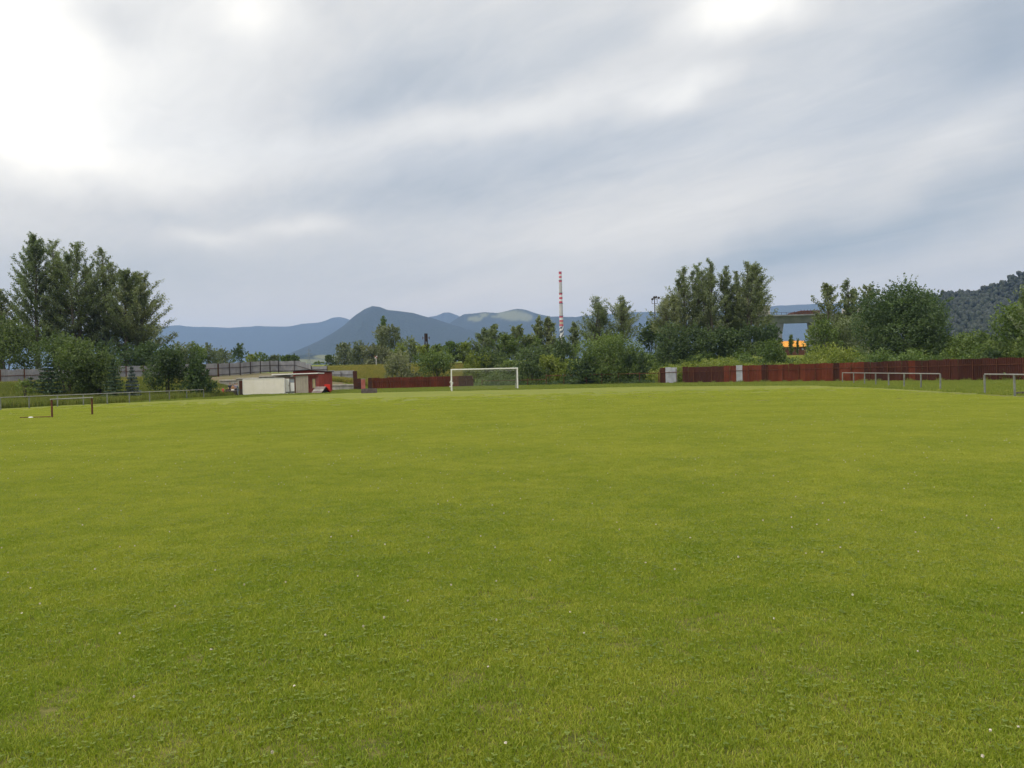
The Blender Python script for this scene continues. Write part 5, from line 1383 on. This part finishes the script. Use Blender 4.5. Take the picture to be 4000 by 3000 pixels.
# ------------------------------------------------------------------ grass: blade patches scattered by geometry nodes
def blade_patch(name, n, size, hmin, hmax, w, seed, mats, clover=0, flowers=0, lean=0.75, clump=0.0):
    r = np.random.default_rng(seed)
    p = r.uniform(-size / 2, size / 2, (n, 2)) * 1.08
    if clump: p = p * (0.35 + 0.65 * r.uniform(0, 1, (n, 1)))
    hgt = r.uniform(hmin, hmax, n) * (1 + 0.35 * n2d(p[:, 0] * 9, p[:, 1] * 9, seed, 2))
    a = r.uniform(0, 6.283, n); la = r.uniform(0, 6.283, n); ll = hgt * r.uniform(0.1, 1.0, n) * lean
    wx, wy = np.cos(a) * w / 2, np.sin(a) * w / 2
    b0 = np.stack([p[:, 0] - wx, p[:, 1] - wy, np.full(n, -.005)], 1); b1 = np.stack([p[:, 0] + wx, p[:, 1] + wy, np.full(n, -.005)], 1)
    mx = p[:, 0] + np.cos(la) * ll * .4; my = p[:, 1] + np.sin(la) * ll * .4
    m0 = np.stack([mx - wx * .8, my - wy * .8, hgt * .62], 1); m1 = np.stack([mx + wx * .8, my + wy * .8, hgt * .62], 1)
    tp = np.stack([p[:, 0] + np.cos(la) * ll, p[:, 1] + np.sin(la) * ll, hgt * r.uniform(.75, 1.0, n)], 1)
    V = np.stack([b0, b1, m1, m0, tp], 1).reshape(-1, 3); o = np.arange(n) * 5
    Fq = np.stack([o, o + 1, o + 2, o + 3], 1); Ft = np.stack([o + 3, o + 2, o + 4], 1)
    tint = np.repeat(np.clip(r.beta(2, 3.2, n), 0, 1), 5)
    Vs = [V]; Fqs = [Fq]; mi = [np.zeros(len(Fq))]; T = [tint]; base = len(V)
    fq2 = []; mi2 = []
    def quad(c, u, v, t_, m_):
        nonlocal base
        Vs.append(np.array([c - u, c + v, c + u, c - v])); fq2.append([base, base + 1, base + 2, base + 3]); mi2.append(m_); T.append(np.full(4, t_)); base += 4
    for k in range(clover):
        cx, cy_ = r.uniform(-size / 2, size / 2, 2); z = r.uniform(.55, 1.0) * hmax * .9; t_ = r.uniform(0, 1)
        for q in range(3):
            an = q * 2.09 + r.uniform(0, .4); d = np.array([math.cos(an), math.sin(an), r.uniform(-.1, .25)]) * r.uniform(.006, .010)
            s = np.array([-math.sin(an), math.cos(an), 0]) * r.uniform(.005, .008)
            quad(np.array([cx, cy_, z]) + d, d, s, t_, 1)
    for k in range(flowers):
        cx, cy_ = r.uniform(-size / 2, size / 2, 2); z = hmax * r.uniform(.9, 1.1)
        for q in range(5):
            d = r.standard_normal(3); d *= .008 / np.linalg.norm(d); e = np.cross(d, r.standard_normal(3)); e *= .008 / np.linalg.norm(e)
            quad(np.array([cx, cy_, z]), d, e, .5, 2)
    allq = np.concatenate([Fq] + ([np.array(fq2)] if fq2 else []))
    midx = np.concatenate([np.zeros(len(Fq)), np.array(mi2) if mi2 else np.zeros(0), np.zeros(len(Ft))])
    me = npmesh(name, np.concatenate(Vs), [allq, Ft], mats, False, {'tint': np.concatenate(T)}, midx)
    return bpy.data.objects.new(name, me)

def scatter(name, pts, rots, scls, protos, label, cat):
    c = bpy.data.collections.new(name + ' patches')
    for o in protos: c.objects.link(o)
    me = bpy.data.meshes.new(name); me.vertices.add(len(pts)); me.vertices.foreach_set('co', np.asarray(pts, np.float32).ravel())
    a = me.attributes.new('rot', 'FLOAT_VECTOR', 'POINT'); a.data.foreach_set('vector', np.asarray(rots, np.float32).ravel())
    a = me.attributes.new('scl', 'FLOAT', 'POINT'); a.data.foreach_set('value', np.asarray(scls, np.float32))
    a = me.attributes.new('pick', 'INT', 'POINT'); a.data.foreach_set('value', rng.integers(0, len(protos), len(pts)).astype(np.int32))
    o = bpy.data.objects.new(name, me); COL.objects.link(o)
    ng = bpy.data.node_groups.new(name + ' scatter', 'GeometryNodeTree')
    ng.interface.new_socket('Geometry', in_out='INPUT', socket_type='NodeSocketGeometry'); ng.interface.new_socket('Geometry', in_out='OUTPUT', socket_type='NodeSocketGeometry')
    gi = ng.nodes.new('NodeGroupInput'); gout = ng.nodes.new('NodeGroupOutput')
    m2p = ng.nodes.new('GeometryNodeMeshToPoints'); ip = ng.nodes.new('GeometryNodeInstanceOnPoints')
    ci = ng.nodes.new('GeometryNodeCollectionInfo'); ci.inputs[0].default_value = c; ci.inputs['Separate Children'].default_value = True; ci.inputs['Reset Children'].default_value = True
    def na(nm, ty):
        n = ng.nodes.new('GeometryNodeInputNamedAttribute'); n.data_type = ty; n.inputs[0].default_value = nm
        return [s for s in n.outputs if s.enabled and s.name == 'Attribute'][0]
    L_ = ng.links
    L_.new(gi.outputs[0], m2p.inputs[0]); L_.new(m2p.outputs[0], ip.inputs['Points']); L_.new(ci.outputs[0], ip.inputs['Instance'])
    ip.inputs['Pick Instance'].default_value = True
    L_.new(na('pick', 'INT'), ip.inputs['Instance Index'])
    e2r = ng.nodes.new('FunctionNodeEulerToRotation'); L_.new(na('rot', 'FLOAT_VECTOR'), e2r.inputs[0]); L_.new(e2r.outputs[0], ip.inputs['Rotation'])
    L_.new(na('scl', 'FLOAT'), ip.inputs['Scale']); L_.new(ip.outputs[0], gout.inputs[0])
    md = o.modifiers.new('scatter', 'NODES'); md.node_group = ng
    return tag(o, label, cat, kind='stuff')

gm = [M['blade'], M['clover'], M['clover_white']]
protos = [blade_patch('grass_patch', 4300, .66, .010, .033, .0044, 300 + k, gm, clover=(45, 20, 55, 10)[k % 4], flowers=(0, 0, 1, 0, 0, 0, 1, 0)[k], lean=1.3) for k in range(8)]
P = []
step = .40
ys = list(np.arange(1.6, 26, step)) + list(np.arange(26, 68, .5))
for y_ in ys:
    hwid = y_ * .74 + 3.0
    for x_ in np.arange(-hwid, hwid, step if y_ < 26 else .5):
        if y_ > 34 and random.random() < (y_ - 34) / 32: continue
        if x_ < xl(y_) or x_ > 19.5 + .11 * y_: continue
        P.append((x_ + random.uniform(-.1, .1), y_ + random.uniform(-.1, .1), 0))
P = np.array(P)
P[:, 2] = terr(P[:, 0], P[:, 1]) + (np.sin(P[:, 0] * 0.31 + 1.3 * np.sin(P[:, 1] * 0.17)) * np.sin(P[:, 1] * 0.27 + np.sin(P[:, 0] * 0.23))) * 0.012
rt = np.zeros_like(P); rt[:, 2] = rng.uniform(0, 6.28, len(P))
sc_ = 1.0 + 0.25 * n2d(P[:, 0] * .8, P[:, 1] * .8, 77, 3)
scatter('lawn_grass', P, rt, np.clip(sc_, .75, 1.4), protos, 'short mown grass with clover covering the near pitch', 'grass')
# tall grass on banks and verges
tp_ = [blade_patch('tall_grass_patch', 130, .9, .25, .62, .020, 330 + k, [M['tallblade']] * 3, lean=.5, clump=1) for k in range(4)] 
gp_ = [blade_patch('dry_grass_patch', 130, .9, .30, .75, .022, 340 + k, [M['goldblade']] * 3, lean=.5, clump=1) for k in range(3)]
sp_ = [blade_patch('verge_grass_patch', 160, .8, .06, .16, .016, 350 + k, [M['vergeblade']] * 3, lean=.7) for k in range(3)]
def region(n, x0, x1, y0, y1, test):
    x_ = rng.uniform(x0, x1, n); y_ = rng.uniform(y0, y1, n); k = test(x_, y_)
    return np.stack([x_[k], y_[k], terr(x_[k], y_[k]) - .01], 1)
mm_ = lambda x_, y_: mown_mask(x_, y_)
def sc(name, P, protos, label, s0=.8, s1=1.25):
    r_ = np.zeros_like(P); r_[:, 2] = rng.uniform(0, 6.28, len(P)); scatter(name, P, r_, rng.uniform(s0, s1, len(P)), protos, label, 'grass')
dL = lambda x_, y_: xl(y_) - x_
sc('tall_grass', region(26000, -66, -22, 38, 132, lambda a, b: (dL(a, b) > 1.2) & (mm_(a, b) < .1) & ~((a > -33.5) & (b > 85) & (b < 113)) & ~((a > -46.5) & (b > 112))), tp_, 'tall unmown grass on the left bank')
sc('dry_grass', region(5000, -62, -34, 50, 112, lambda a, b: (dL(a, b) > 7) & (n2d(a / 6, b / 6, 8, 2) > .0)), gp_, 'patches of dry yellow grass on the left bank')
sc('meadow_grass', region(16000, -42, -8, 117, 175, lambda a, b: (a / b * 3000 + 2000 > 1215)), gp_, 'yellow dry meadow grass on the rise beyond the gate')
sc('meadow_grass', region(7000, -42, -8, 117, 175, lambda a, b: (a / b * 3000 + 2000 > 1215)), tp_, 'green tufts among the yellow meadow grass beyond the gate')
sc('verge_grass', region(60000, -40, 62, 30, 117, lambda a, b: (mm_(a, b) < .35) & (b < fence_y(a) + .5) & (dL(a, b) < 1.6) ), sp_, 'rougher darker grass between the mown pitch and the fences')
sc('tall_grass', region(5200, 0, 60, 40, 112, lambda a, b: (np.abs(b - fence_y(a)) < .9) & (rng.uniform(0, 1, a.shape) < .9)), tp_, 'weeds growing along the foot of the right red fence', .5, .8)

# ------------------------------------------------------------------ air
hb = MB(); hb.box(-9800, 9800, -9800, 9800, -2.2, 760)
def hz_m(t, out):
    v = t.new('ShaderNodeVolumePrincipled'); v.inputs['Color'].default_value = (0.42, 0.60, 1.0, 1); v.inputs['Density'].default_value = HAZE
    v.inputs['Anisotropy'].default_value = 0.0
    t.l.new(v.outputs[0], out.inputs['Volume'])
HAZE = 0.000103
hm = mat('haze air', hz_m)
tag(hb.part('haze', hm, None), 'pale blue haze of distant air', kind='stuff')
